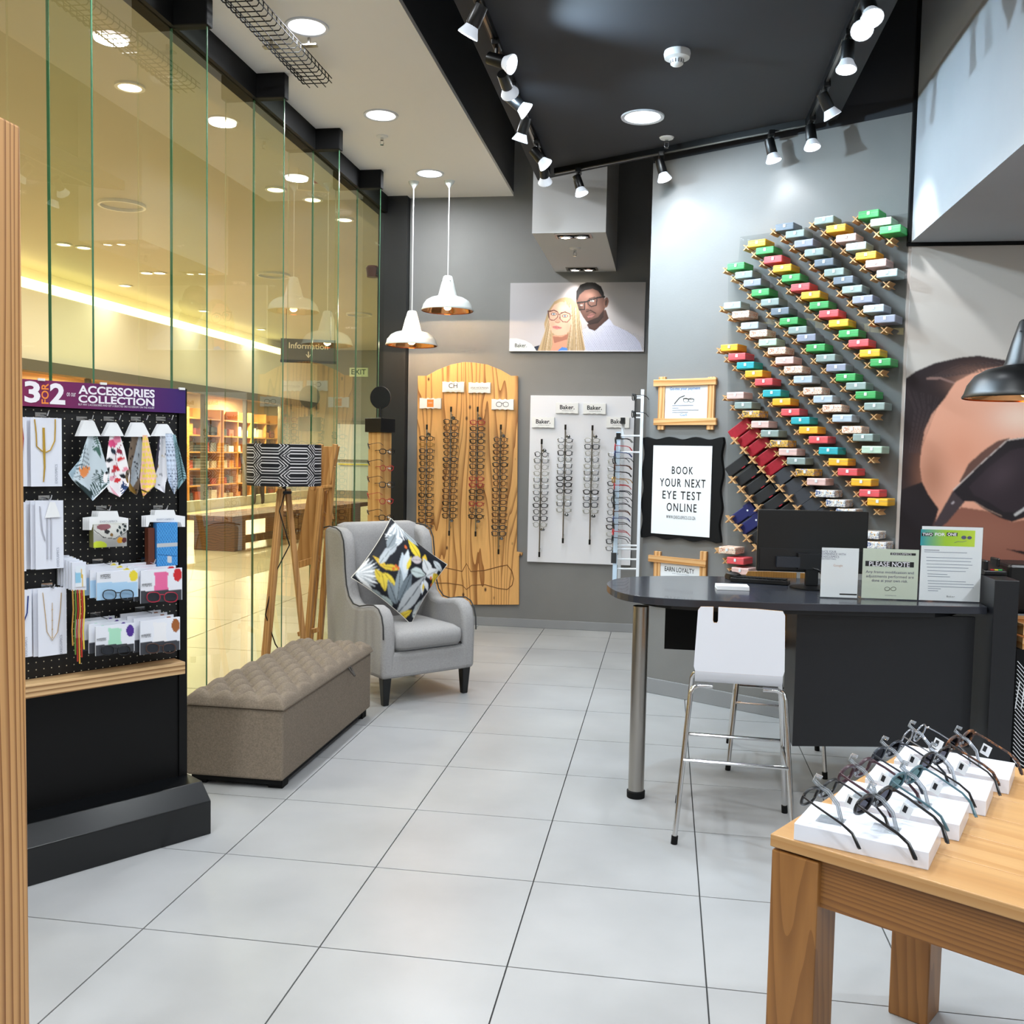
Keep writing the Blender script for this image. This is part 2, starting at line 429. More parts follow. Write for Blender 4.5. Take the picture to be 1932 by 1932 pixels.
for k in range(1, 7):
    downlight(-1.97, 5.08 - 1.365 * k, ZW, .10, 'round white downlight further along the white ceiling strip', 46)
downlight(-.189, 5.68, ZR, .105, 'round downlight set in the charcoal ceiling raft', 40)
for y in (3.0, .6, -1.8):  # unseen downlights added as fill for the shop
    downlight(-.1, y, ZR, .105, 'added unseen fill downlight further along the charcoal raft', 60)
for y in (3.0, .9, -1.2, -3.3):  # unseen downlights added to brighten the mural and counter
    downlight(2.6, y, 2.755, .10, 'added unseen fill downlight under the bulkhead over the counter', 70)

def sprinkler(x, y, z, label):
    t = thing('sprinkler_head', label, 'sprinkler', (x, y, z), group='sprinkler heads')
    MB().lathe([(0, 0), (.045, 0), (.04, -.008), (.014, -.012), (0, -.012)], 16).build('rosette', m_plastic, t, smooth=True)
    MB().lathe([(.011, -.01), (.012, -.03), (.008, -.032)], 10).tube([(.01, 0, -.03), (.013, 0, -.05), (.004, 0, -.062)], .003, 5).tube([(-.01, 0, -.03), (-.013, 0, -.05), (-.004, 0, -.062)], .003, 5).build('frame', m_chrome, t, smooth=True)
    MB().lathe([(0, -.06), (.014, -.06), (.014, -.063), (0, -.063)], 12).build('deflector', m_chrome, t)
sprinkler(-2.09, 6.87, ZW, 'sprinkler head in the white ceiling')
sprinkler(-.053, 6.06, ZR, 'sprinkler head in the charcoal ceiling raft')
_p = onz(1085, 468, 3.165); sprinkler(_p[0], _p[1], 3.165, 'sprinkler head under the pale box beam')

t = thing('smoke_detector', 'white round smoke detector on the charcoal ceiling raft', 'detector', (-.004, 4.80, ZR))
MB().lathe([(0, 0), (.062, 0), (.064, -.012), (.06, -.032), (.035, -.038), (.03, -.06), (.022, -.066), (0, -.066)], 28).build('housing', m_plastic, t, smooth=True)
_s = MB()
for k in range(14):
    a = 2 * math.pi * k / 14; c, s_ = math.cos(a), math.sin(a)
    _s.beam((c * .0335, s_ * .0335, -.042), (c * .0315, s_ * .0315, -.058), .003, .002, (-s_, c, 0))
_s.build('vent_slots', m_ink, t)
MB().lathe([(0, 0), (.003, 0), (.003, .002), (0, .002)], 8, (.02, -.053, -.028)).build('indicator', m_ink, t)

# black wire basket tray under the white ceiling
t = thing('wire_cable_tray', 'black wire mesh cable tray hung under the white ceiling', 'cable tray', (-2.12, 0, ZW - .1))
for k in range(36):
    y = 5.6 - k * .055
    inst(_wire, 'cross_wire', t, (0, y, 0), mat=m_blackmatt) if k else None
    if not k:
        _wire = MB().tube([(-.085, 0, .05), (-.085, 0, .012), (-.075, 0, 0), (.075, 0, 0), (.085, 0, .012), (.085, 0, .05)], .003, 5).mesh('cross_wire')
        inst(_wire, 'cross_wire', t, (0, y, 0), mat=m_blackmatt)
for x, z in [(-.087, .045), (-.087, .018), (-.05, -.004), (0, -.004), (.05, -.004), (.087, .018), (.087, .045)]:
    MB().cyl((x, 5.65, z), (x, 3.62, z), .003, 5).build('long_wire', m_blackmatt, t)
for x in (-.11, .11):
    MB().box(x - .045, x + .045, 5.20, 5.24, .055, .062).box(x - .006, x + .006, 5.21, 5.23, .06, .1).build('hanger', m_steel, t)

# spotlight tracks and heads
def track(name, p, q, label):
    t = thing(name, label, 'light track', (0, 0, 0))
    MB().beam(p, q, .034, .03, (0, 0, 1)).build('rail', m_black, t)
    d = (Vector(q) - Vector(p)).normalized() * .001
    MB().beam((p[0], p[1], p[2] - .0175), (q[0], q[1], q[2] - .0175), .008, .012, (0, 0, 1)).build('slot', m_steel, t)
ZT = ZR - .0165
track('light_track', (-.82, -2, ZT), (-.85, 6.66, ZT), 'black spotlight track along the left edge of the dark raft')
track('light_track', (-.80, 6.64, ZT), (.735, 5.82, ZT), 'black spotlight track running in front of the angled wall')
track('light_track', (.745, 5.80, ZT), (.745, -2, ZT), 'black spotlight track along the right edge of the dark raft')
m_cone = pmat('spot_reflector', '#dfe6ee', .3, emit=('#eaf2ff', .55))
m_bulb = emat('spot_bulb', '#f6faff', 60)
def spothead(x, y, aim, label, energy, angle=62, col=T_COOL, lit=True):
    t = thing('track_spotlight', label, 'spotlight', (x, y, ZT - .015), group='track spotlights')
    MB().box(-.018, .018, -.045, .045, -.03, 0).build('adapter', m_black, t, bevel=.004)
    MB().cyl((0, 0, -.03), (0, 0, -.085), .008, 8).build('stem', m_black, t)
    d = (Vector(aim) - Vector((x, y, ZT - .11))).normalized(); p0 = Vector((0, 0, -.085)); u = d.orthogonal().normalized()
    q = d.to_track_quat('Z', 'Y'); b = MB().lathe([(0, -.045), (.028, -.042), (.031, .04), (.026, .048), (0, .048)], 16)
    o = b.build('lamp_body', m_black, t, smooth=True); o.location = p0; o.rotation_mode = 'QUATERNION'; o.rotation_quaternion = q
    o = MB().lathe([(.024, .046), (.034, .07), (.044, .088), (.046, .088), (.046, .083), (.035, .062), (.027, .044)], 18, closed=True).build('reflector', m_cone, t, smooth=True)
    o.location = p0; o.rotation_mode = 'QUATERNION'; o.rotation_quaternion = q
    o = MB().disc((0, 0, .072), .033, 16).build('bulb', m_bulb, t, fix=False)
    o.location = p0; o.rotation_mode = 'QUATERNION'; o.rotation_quaternion = q
    l = lamp('SPOT', 'spot_lamp', p0 + d * .1, energy, col, .035, angle=angle, blend=.6, parent=t)
    l.rotation_euler = d.to_track_quat('-Z', 'Y').to_euler()
def trackpt(px, py): return onz(px, py, ZT - .1)[:2]
for px, py, aim, lab, e in [
    (918, 28, (-2.3, 4.6, .8), 'leftmost track spotlight at the top of the photo, tilted left', 60),
    (966, 112, (1.28, 3.9, 2.5), 'glaring track spotlight beside the wire basket, upper of the left track', 190),
    (986, 150, (-.2, 8.5, 1.6), 'pale-rimmed track spotlight just below the uppermost glaring one', 60),
    (980, 190, (1.1, 5.5, 1.9), 'second glaring spotlight down the left track', 190),
    (1003, 236, (-1.8, 6.2, .6), 'black track spotlight between two glaring ones on the left track', 60),
    (1022, 292, (.45, 5.9, 1.9), 'lowest glaring spotlight on the left track', 165),
    (1033, 322, (-.75, 8.5, 1.4), 'last spotlight of the left track above the pale box beam', 60)]:
    x, y = trackpt(px, py); spothead(-.83, y, aim, lab, e, 118 if 'glaring' in lab and 'black' not in lab else 62, (.62, .83, 1) if 'glaring' in lab and 'black' not in lab else T_COOL)
for px, aim, lab, e in [
    (1099, (-.02, 6.36, 1.5), 'track spotlight in front of the pale box beam', 10),
    (1268, (.35, 6.14, 1.9), 'middle spotlight of the track on the angled wall', 10),
    (1463, (.95, 5.8, 1.7), 'right spotlight of the track on the angled wall', 10)]:
    f = (px - 1060) / (1500 - 1060); spothead(-.76 + f * 1.43, 6.62 - f * .77, aim, lab, e, 100)
for py, aim, lab, e in [
    (250, (1.0, 5.2, .9), 'lowest spotlight on the right track, at the track corner', 50),
    (190, (1.75, 5.6, 1.6), 'second spotlight up the right track', 110),
    (98, (.6, 4.2, .9), 'third spotlight up the right track with wide pale cone', 60),
    (40, (.5, 2.2, .9), 'glaring spotlight near the top of the right track', 80),
    (12, (1.0, 2.6, .8), 'topmost spotlight of the right track, tilted right', 70)]:
    spothead(.745, trackpt(1570, py)[1], aim, lab, e)
for y in (2.6, 1.4, .2):
    spothead(-.83, y, (-1.6, y + .8, .3), 'track spotlight further along the left track', 60)
    spothead(.745, y, (.6, y + .6, .6), 'track spotlight further along the right track', 60)

# twin recessed lamps under the box beam
def twin(px, py, lab):
    p = onz(px, py, 3.165); t = thing('twin_recessed_light', lab, 'recessed light', (p[0], p[1], 3.165), group='twin recessed lights')
    f = MB()
    f.box(-.135, .135, -.075, -.06, -.006, .0).box(-.135, .135, .06, .075, -.006, 0).box(-.135, -.118, -.06, .06, -.006, 0).box(.118, .135, -.06, .06, -.006, 0).build('frame', m_steel, t)
    MB().box(-.118, .118, -.06, .06, -.003, -.001).build('recess_plate', m_blackmatt, t)
    for x in (-.058, .058):
        MB().lathe([(.05, -.003), (.052, -.012), (.036, -.018), (.033, -.008)], 18, (x, 0, 0), closed=True).build('gimbal_ring', m_chrome, t, smooth=True)
        MB().disc((x, 0, -.014), .034, 16, up=-1).build('bulb', emat('warm_bulb', '#fff3e2', 25), t, fix=False)
        l = lamp('SPOT', 'recessed_lamp', (x, 0, -.03), 35, (1, .95, .88), .03, angle=95, blend=.8, parent=t)
twin(1082, 445, 'twin recessed light at the front of the pale box beam')
twin(1098, 507, 'twin recessed light of the box beam nearest the couple poster')
# ================================================================== the mall beyond the glass
m_mall = pmat('mall_plaster', '#e3dcc8', .8)
m_mceil = pmat('mall_ceiling', '#c9c4b4', .85, noise=(.6, .05))
m_mtile = pmat('mall_tile', '#d6c49b', .3, noise=(.8, .2))
m_mdark = pmat('mall_bronze', '#5c5648', .5)
mf = struct(MB().box(-14, XG - .06, -8, 34, -.07, -.006).build('mall_floor', pmat('mall_grout', '#8a7a55', .8)), 'yellowish tiled floor of the mall corridor')
_mt = MB().box(0, 1.19, 0, 1.19, -.02, 0).mesh('mall_tile')
for i in range(0, 8):
    for j in range(3, 26):
        inst(_mt, 'tile', mf, (-3.81 - 1.2 * i, 1 + 1.2 * j, 0), mat=m_mtile)
struct(MB().box(-14, -2.62, -8, 34, 4.75, 4.85).build('mall_ceiling', m_mceil), 'beige mall ceiling with downlights')
struct(MB().box(-3.0, -2.62, -8, 34, 3.83, 4.75).build('wall_mall_near', m_mceil))
# far shopfront: upper wall, dark beam, glazing and lit interior
FS = Frame(-11.35, 8, 90)
struct(MB().box(-14, -11.2, -8, 34, 3.05, 4.29).build('wall_far_upper', m_mall), 'cream upper wall of the shop across the mall')
struct(MB().box(-11.45, -11.12, -8, 34, 2.85, 3.05).build('trim_6', m_mdark), 'dark beam over the shopfront across the mall')
struct(MB().box(-13.1, -13, -8, 34, 0, 4.75).build('wall_far_shop', pmat('far_shop_wall', '#dcb987', .8)))
struct(MB().box(-11.7, -11.6, -8, 34, 4.2, 4.75).build('wall_cove_back', m_mall))
co = MB().box(-11.32, -11.19, -6, 27, 4.30, 4.47).build('cove_light', emat('cove_glow', '#ffe7a0', 10))
tag(co, 'glowing yellow cove light strip across the mall ceiling', 'cove light')
m_shelf = pmat('oak_shelf', '#c9883c', .6)
for k in range(9):
    y = 8 + 2.4 * k
    MBp = MB().box(-11.35, -11.25, y - .04, y + .04, 0, 2.85)
    o = MBp.build('mullion', m_mdark); struct(o)
    g = MB().box(-11.31, -11.29, y + .05, y + 2.35, .25, 2.85).build('window_%d' % (20 + k), glassmat('far_glass', (.95, .96, .95), 1.45)); struct(g)
struct(MB().box(-11.4, -11.2, -8, 30, 0, .25).build('trim_7', pmat('far_plinth', '#b9b29c', .6)))
bagn = ['red', 'cream', 'brown', 'grey', 'orange', 'black', 'ivory', 'maroon']
cols = ['#b5482f', '#d9c7a8', '#4c3a2c', '#8c8f92', '#e0903a', '#2f3436', '#efe6d2', '#7b2f2a']
for k in range(8):
    y = 13.6 + 2.0 * k
    t = thing('shelf_unit', '%s wooden shelf unit in the shop across the mall, counted from the left' % ORD[k + 1], 'shelf', (-12.5, y, 0), group='shelf units in the far shop')
    MB().box(-.2, -.17, 0, 1.85, 0, 2.6).build('back_panel', m_shelf, t)
    for yy in (0, .92, 1.82): MB().box(-.17, .2, yy, yy + .03, 0, 2.6).build('upright', m_shelf, t)
    for z in (.05, .5, .95, 1.4, 1.85, 2.3):
        MB().box(-.17, .2, .03, 1.82, z, z + .035).build('shelf_board', m_shelf, t)
    for z in (.085, .535, .985, 1.435, 1.885):
        for q in range(4):
            yy = (.24, .68, 1.16, 1.6)[q] + random.uniform(-.02, .02); h = random.uniform(.2, .36); w = random.uniform(.24, .34)
            b = MB().box(-.1, .12, -w / 2, w / 2, 0, h * .8).prism([(-w * .3, h * .8), (-w * .22, h), (w * .22, h), (w * .3, h * .8), (w * .2, h * .8), (w * .15, h * .93), (-w * .15, h * .93), (-w * .2, h * .8)], -.01, .01, 'yz')
            o = b.build('handbag', pmat('bag_%d' % ((q * 3 + k + int(z * 4)) % 8), cols[(q * 3 + k + int(z * 4)) % 8], .6)); o.location = (-12.5, y + yy, z + .002)
            tag(o, '%s handbag, %s on the %s shelf up of the %s far shelf unit' % (bagn[(q * 3 + k + int(z * 4)) % 8], ORD[q + 1], ORD[int(z / .44) + 1], ORD[k + 1]), 'handbag', 'handbags in the far shop')
# end of the corridor: grey door wall
ew = struct(MB().box(-14, -2.62, 30, 30.15, 0, 4.75).build('wall_far_end', pmat('door_wall', '#8f918a', .6)), 'far end wall of the mall with glazed doors')
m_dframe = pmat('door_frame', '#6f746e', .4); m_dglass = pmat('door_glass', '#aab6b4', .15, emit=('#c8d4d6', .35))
for k in range(3):
    x = -10.6 + k * 1.5
    d = struct(MB().box(x, x + 1.4, 29.9, 30, 0, 2.5).build('door_%d' % (k + 1), m_dframe), 'grey framed glass door at the far end of the mall')
    MB().box(x + .12, x + 1.28, 29.88, 29.9, .25, 1.15).build('lower_pane', m_dglass, d)
    MB().box(x + .12, x + 1.28, 29.88, 29.9, 1.25, 2.38).build('upper_pane', m_dglass, d)
    MB().box(x + .2, x + 1.2, 29.8, 29.84, 1.08, 1.12).build('push_bar', pmat('push_bar', '#b9b23a', .4), d)
p = ony(1070 / 3.864 + 400, 450 + 975 / 3.864, 29.97)
t = thing('exit_sign', 'green and white EXIT sign above the far mall doors', 'sign', (p[0], 29.969, p[2]))
MB().box(-.3, .3, -.03, .03, -.14, .14).build('panel', pmat('exit_panel', '#cfe0b8', .5, emit=('#cfe0b8', .4)), t)
text('EXIT', .24, pmat('exit_green', '#2f5a35', .5), t, (0, -.035, 0), bold=.003)
# hanging information sign
p = onx(582, 662, -8.2); k = p[1] / 1821.26
t = thing('hanging_sign', 'dark hanging Information sign with a down arrow in the mall', 'sign', (p[0], p[1], p[2]), rotz=math.radians(20))
MB().box(-.62, .62, -.03, .03, -.22, .26).build('panel', pmat('sign_charcoal', '#4a473a', .5), t)
MB().box(-.63, .63, -.04, .04, -.28, -.22).build('lower_rail', m_blackmatt, t)
for x in (-.5, .5): MB().cyl((x, 0, .26), (x, 0, 4.75 - p[2]), .008, 6).build('hanging_rod', m_mdark, t)
m_sl = pmat('sign_letter', '#e6dfc4', .5, emit=('#e6dfc4', .15))
text('Information', .19, m_sl, t, (0, -.034, .1), bold=.002)
MB().box(-.012, .012, -.035, -.033, -.15, -.02).prism([(-.06, -.09), (0, -.17), (.06, -.09), (.045, -.08), (0, -.14), (-.045, -.08)], -.036, -.034).build('arrow', m_sl, t)
# wooden bench
p = onz(445, 1042); q = onz(740, 990)
a = math.atan2(q[1] - p[1], q[0] - p[0])
t = thing('mall_bench', 'long chunky wooden bench standing in the mall corridor', 'bench', (p[0], p[1], 0), rotz=a)
m_bw = woodmat('bench_wood', '#8a5a34', '#5e3a20', 'x', 9, 2.5, .1)
for k in range(5):
    MB().box(-.1, 4.9, k * .16, k * .16 + .15, .46, .54).build('plank', m_bw, t, bevel=.006)
for x in (.05, 2.2, 4.35):
    MB().box(x, x + .32, .05, .75, 0, .46).build('leg', m_bw, t, bevel=.01)
for x0, x1 in ((.4, 2.15), (2.55, 4.3)):
    MB().box(x0, x1, .2, .24, .08, .2).build('stretcher', m_bw, t)
# mall downlights
MDL = [(245, 162), (520, 356), (236, 538), (384, 586), (493, 621), (120, 460), (158, 466), (277, 514), (301, 514), (590, 375), (650, 413), (348, 671)]
for px, py in MDL:
    p = onz(px, py, 4.75)
    if p[0] < -13.5 or p[1] > 29: continue
    t = thing('mall_downlight', 'small warm mall ceiling downlight, %s from the left of the photo' % ORD[sorted(MDL).index((px, py)) + 1], 'downlight', (p[0], p[1], 4.75), group='mall ceiling downlights')
    MB().lathe([(.13, 0), (.13, -.02), (.1, -.02), (.1, 0)], 18, closed=True).build('trim_ring', m_plastic, t)
    MB().disc((0, 0, -.012), .1, 16, up=-1).build('diffuser', emat('mall_glow', '#fff1d6', 14), t, fix=False)
    lamp('AREA', 'mall_lamp', (0, 0, -.04), 30, (1, .94, .82), .2, parent=t)
for y in (2, 7, 12, 17, 22, 27):  # fill lights added to brighten the corridor
    t = thing('mall_fill_light', 'added warm fill light over the mall corridor', 'ceiling light', (-7.2, y, 4.75), group='mall fill lights')
    MB().lathe([(.3, 0), (.3, -.04), (.27, -.04), (.27, 0)], 24, closed=True).build('trim_ring', m_plastic, t)
    lamp('AREA', 'mall_lamp', (0, 0, -.05), 330, (1, .94, .82), .5, parent=t)
for y in (15, 19, 23, 27):
    t = thing('shop_ceiling_light', 'light fitting inside the shop across the mall', 'ceiling light', (-11.9, y, 3.0), group='far shop lights')
    MB().lathe([(.2, 0.05), (.2, -.02), (.17, -.02), (.17, 0)], 20, closed=True).build('trim_ring', m_plastic, t)
    lamp('AREA', 'shop_lamp', (0, 0, -.03), 700, (1, .86, .62), .4, parent=t)
# fire hose sign and alarm sounder
p = onx(598, 325, -3.75)
t = thing('fire_sign', 'white hanging sign with a red fire hose symbol in the mall', 'sign', tuple(p), math.radians(25))
MB().box(-.2, .2, -.012, .012, -.2, .2).build('panel', pmat('fire_panel', '#efe3c4', .5), t)
MB().box(-.05, .06, -.016, -.012, -.12, .1).build('red_block', pmat('fire_red', '#b3322a', .5), t)
MB().tube([(-.09, -.014, .12), (-.1, -.014, .07), (-.06, -.014, .02), (-.05, -.014, .06)], .008, 6).build('hose', pmat('fire_red', '#b3322a', .5), t)
MB().cyl((0, 0, .2), (0, 0, 4.75 - p[2]), .006, 6).build('hanging_rod', m_plastic, t)
p = onx(722, 517, -2.60)
t = thing('alarm_sounder', 'dark red alarm sounder on the mall side of the end post', 'alarm', (-2.66, 8.5, p[2]))
MB().lathe([(0, -.05), (.05, -.05), (.055, 0), (.06, .03), (.045, .05), (0, .05)], 18).build('horn', pmat('alarm_red', '#5a1712', .45), t, smooth=True)
MB().box(.03, .065, -.03, .03, -.03, .03).build('bracket', m_black, t)
# a passer-by across the mall
def skin_body(name, joints, edges, mat, parent, root=0):
    me = bpy.data.meshes.new(name); me.from_pydata([j[:3] for j in joints], edges, []); o = bpy.data.objects.new(name, me); COL.objects.link(o); o.parent = parent
    m = o.modifiers.new('skin', 'SKIN'); sv = me.skin_vertices[0].data if me.skin_vertices else None
    if sv is None:
        b = bmesh.new(); b.from_mesh(me); b.verts.layers.skin.verify(); b.to_mesh(me); b.free(); sv = me.skin_vertices[0].data
    for i, j in enumerate(joints): sv[i].radius = (j[3], j[3]); sv[i].use_root = (i == root)
    s = o.modifiers.new('sub', 'SUBSURF'); s.levels = s.render_levels = 1
    m.use_smooth_shade = True; me.materials.append(mat); return o
p = onz(486, 953)
pe = thing('person', 'person in dark clothes walking past the shop across the mall', 'person', (p[0], p[1], 0), math.radians(35))
J = [(0, 0, .95, .13), (0, 0, 1.15, .14), (0, 0, 1.38, .15), (0, 0, 1.47, .06), (0, .01, 1.54, .06), (.10, 0, .9, .10), (.14, .12, .5, .075), (.15, .02, .1, .05), (.15, .16, .04, .04), (-.10, 0, .9, .10), (-.13, -.12, .5, .075), (-.15, -.35, .14, .05), (-.15, -.22, .05, .04),
     (.2, 0, 1.40, .065), (.29, -.1, 1.15, .05), (.33, .08, .95, .04), (-.2, 0, 1.40, .065), (-.32, .05, 1.15, .05), (-.42, .15, .95, .04)]
E_ = [(0, 1), (1, 2), (2, 3), (3, 4), (0, 5), (5, 6), (6, 7), (7, 8), (0, 9), (9, 10), (10, 11), (11, 12), (2, 13), (13, 14), (14, 15), (2, 16), (16, 17), (17, 18)]
skin_body('body', J, E_, pmat('dark_clothes', '#26262a', .8), pe)
m_skinp = pmat('skin', '#6b4636', .6)
MB().lathe([(0, -.12), (.05, -.11), (.075, -.05), (.085, .02), (.075, .08), (.04, .115), (0, .12)], 16, (0, .02, 1.63)).build('head', m_skinp, pe, smooth=True)
MB().lathe([(.088, .0), (.092, .04), (.08, .09), (.045, .125), (0, .13)], 16, (0, .0, 1.63)).build('hair', m_blackmatt, pe, smooth=True)
for s, x, y, z in ((1, .335, .1, .9), (-1, -.43, .17, .9)):
    MB().lathe([(0, -.05), (.03, -.04), (.035, 0), (.025, .04), (0, .05)], 8, (x, y, z)).build('hand', m_skinp, pe, smooth=True)
# ================================================================== helpers for things laid out on a vertical plane
def on_frame(fr, name, label, cat, u=0, off=0, z=0, group=None):
    t = thing(name, label, cat, fr.w(u, off, z), fr.a, group)
    ORG[t.name] = (u, off, z); return t
ORG = {}
def fit_text(par, fr, txt, off, x0, x1, y0, y1, mat, name='lettering', turn=False, bold=0.0, track=1.0, keep=True):
    """lettering filling a pixel box, standing on the frame's plane"""
    u0, z1 = fr.uv(x0, (y0 + y1) / 2, off); u1, _ = fr.uv(x1, (y0 + y1) / 2, off)
    xm = (x0 + x1) / 2; zt = fr.uv(xm, y0, off)[1]; zb = fr.uv(xm, y1, off)[1]; um = fr.uv(xm, y0, off)[0]
    ou, oo, oz = ORG.get(par.name, (0, 0, 0))
    o = text(txt, 1, mat, par, ((u0 + u1) / 2 - ou, off - oo, (zt + zb) / 2 - oz), name, bold=bold, track=track)
    co = np.array([v.co[:] for v in o.data.vertices]); lo, hi = co.min(0), co.max(0); c = (lo + hi) / 2
    for v in o.data.vertices: v.co.x -= c[0]; v.co.y -= c[1]
    wx, wy = hi[0] - lo[0], hi[1] - lo[1]; W_, H_ = u1 - u0, zt - zb
    if turn:
        o.rotation_euler = (math.pi / 2, -math.pi / 2, 0); o.scale = (H_ / wx, W_ / wy, 1)
    else: o.scale = (W_ / wx, H_ / wy, 1)
    return o
def rect_uv(fr, x0, x1, y0, y1, off, n):
    """grid of frame points covering a pixel box (level in the frame) : u[h,w], z[h,w]"""
    ua, za = fr.uv(x0, y0, off); ub, _ = fr.uv(x1, y0, off); _, zb = fr.uv(x0, y1, off)
    w = max(2, int(n * abs(ub - ua) / max(abs(ub - ua), abs(za - zb)))); h = max(2, int(n * abs(za - zb) / max(abs(ub - ua), abs(za - zb))))
    return np.meshgrid(np.linspace(ua, ub, w), np.linspace(za, zb, h))
def frame_px(fr, U, off, Z):
    P = fr.o + U[..., None] * fr.ex + fr.ey * off; P = P + 0 * Z[..., None]; P[..., 2] = Z
    p = project(P); return p[..., 0], p[..., 1]
m_print = vcmat('print')
m_gloss = vcmat('print_gloss', .35, .5)

# ------------------------------------------------------------------ pine plank at the left edge of the photo
m_pine = woodmat('pine', '#d9a468', '#8f5728', 'z', 11, 6, .05, .55, knots=4.5, sharp=(.55, .98), dirn='Y')
o = MB().box(-.06, 0, -1.1, 0, 0, 2.285).build('pine_board', m_pine, bevel=.006); o.location = (-1.465, 2.03, 0)
tag(o, 'tall upright pine board with knots at the left edge', 'board')

# ------------------------------------------------------------------ accessory display stand
FD = Frame(-2.214, 2.989, 54.72)
UE = .7497; OP = .2
ur = FD.uv(350, 735, OP)[0]; zt = 1.802
stand = on_frame(FD, 'display_stand', 'tall black pegboard accessory stand with purple header sign', 'display stand')
m_sblack = pmat('stand_black', '#050506', .5, spec=.25)
MB().prism([(0, 0), (0, .137), (.075, .2), (.34, .2), (.34, 0)], -.45, UE, 'yz').build('base', pmat('stand_base', '#07090b', .28), stand, bevel=.003)
# pegboard, pale dots painting the light seen through its holes (each about two pixels across)
def pegmat():
    m = bpy.data.materials.new('pegboard'); m.use_nodes = True; nt = m.node_tree; L = nt.links.new; b = nt.nodes['Principled BSDF']; b.inputs['Roughness'].default_value = .5
    tc = nd(nt, 'ShaderNodeTexCoord'); mp = nd(nt, 'ShaderNodeVectorMath', operation='SCALE'); mp.inputs['Scale'].default_value = 1 / .0275; L(tc.outputs['Object'], mp.inputs[0])
    fr = nd(nt, 'ShaderNodeVectorMath', operation='FRACTION'); L(mp.outputs[0], fr.inputs[0])
    sb = nd(nt, 'ShaderNodeVectorMath', operation='SUBTRACT'); sb.inputs[1].default_value = (.5, 0, .5); L(fr.outputs[0], sb.inputs[0])
    ml = nd(nt, 'ShaderNodeVectorMath', operation='MULTIPLY'); ml.inputs[1].default_value = (1, 0, 1); L(sb.outputs[0], ml.inputs[0])
    ln = nd(nt, 'ShaderNodeVectorMath', operation='LENGTH'); L(ml.outputs[0], ln.inputs[0])
    lt = nd(nt, 'ShaderNodeMath', operation='LESS_THAN'); lt.inputs[1].default_value = .085; L(ln.outputs['Value'], lt.inputs[0])
    mx = nd(nt, 'ShaderNodeMixRGB'); mx.inputs[1].default_value = (*lin('#040405'), 1); mx.inputs[2].default_value = (*lin('#cfc8b0'), 1); L(lt.outputs[0], mx.inputs[0]); L(mx.outputs[0], b.inputs['Base Color'])
    return m
MB().box(-.45, ur - .035, OP, OP + .01, .70, 1.70).build('pegboard', pegmat(), stand)
MB().box(-.45, ur, OP + .012, OP + .05, .2, zt).box(ur - .035, ur, OP - .012, OP + .012, .2, zt).box(-.45, ur - .035, OP - .004, OP + .012, .2, .66).build('carcass', m_sblack, stand)
MB().box(-.45, FD.uv(350, 1255, .105)[0], .105, OP, .648, .698).build('shelf', woodmat('shelf_oak', '#dcb684', '#8d6238', 'x', 14, 2, .05), stand, bevel=.003)
# header sign with its lettering
U, Z = np.meshgrid(np.linspace(-.45, ur - .012, 60), np.linspace(1.80, 1.703, 8))
t_ = ((U + .1) / (ur + .1))[..., None]
c = np.clip(1 - t_, 0, 1) * np.array(lin('#8e2149')) + np.clip(t_, 0, 1) * np.array(lin('#2c1463'))
head = grid_print('header_sign', np.stack([U, 0 * U + OP - .024, Z], -1), c, m_gloss, stand)
MB().box(-.45, ur - .012, OP - .0225, OP - .012, 1.703, 1.80).build('header_backing', pmat('purple_card', '#4a1a52', .5), stand)
m_wtxt = pmat('white_print', '#f2eef4', .5); m_otxt = pmat('orange_print', '#ee8a3a', .5)
HO = OP - .0255
ORG[head.name] = (0, 0, 0)
fit_text(head, FD, '3', HO, 46, 76, 719, 760, m_wtxt, bold=.035)
fit_text(head, FD, '2', HO, 94, 123, 723, 763, m_wtxt, bold=.035)
fit_text(head, FD, 'FOR', HO, 78, 92, 723, 762, m_otxt, turn=True, bold=.02)
fit_text(head, FD, 'on our', HO, 126, 143, 741, 748, m_wtxt)
fit_text(head, FD, 'ACCESSORIES', HO, 148, 292, 731, 747, m_wtxt, bold=.03)
fit_text(head, FD, 'COLLECTION', HO, 148, 291, 748.5, 763, m_wtxt, bold=.03)
fit_text(head, FD, 'BUY ANY 2 ACCESSORIES AND GET A SELECTED 3RD ACCESSORY ON THE HOUSE!', HO, 148, 291, 764.5, 768, m_wtxt)
for px in (78, 195, 343):
    u, _ = FD.uv(px, 722, HO); MB().box(u - .012, u + .012, OP - .03, OP - .02, 1.797, 1.806).build('clip', m_plastic, stand)
# hooks
def hook(px, py, reach, off=None):
    u, z = FD.uv(px, py, OP if off is None else off)
    MB().box(u - .02, u + .02, OP - .006, OP, z - .008, z + .008).tube([(u, OP, z), (u, OP - reach, z - .004), (u, OP - reach - .012, z + .012)], .0022, 6).build('peg_hook', m_chrome, stand)
    return u, z
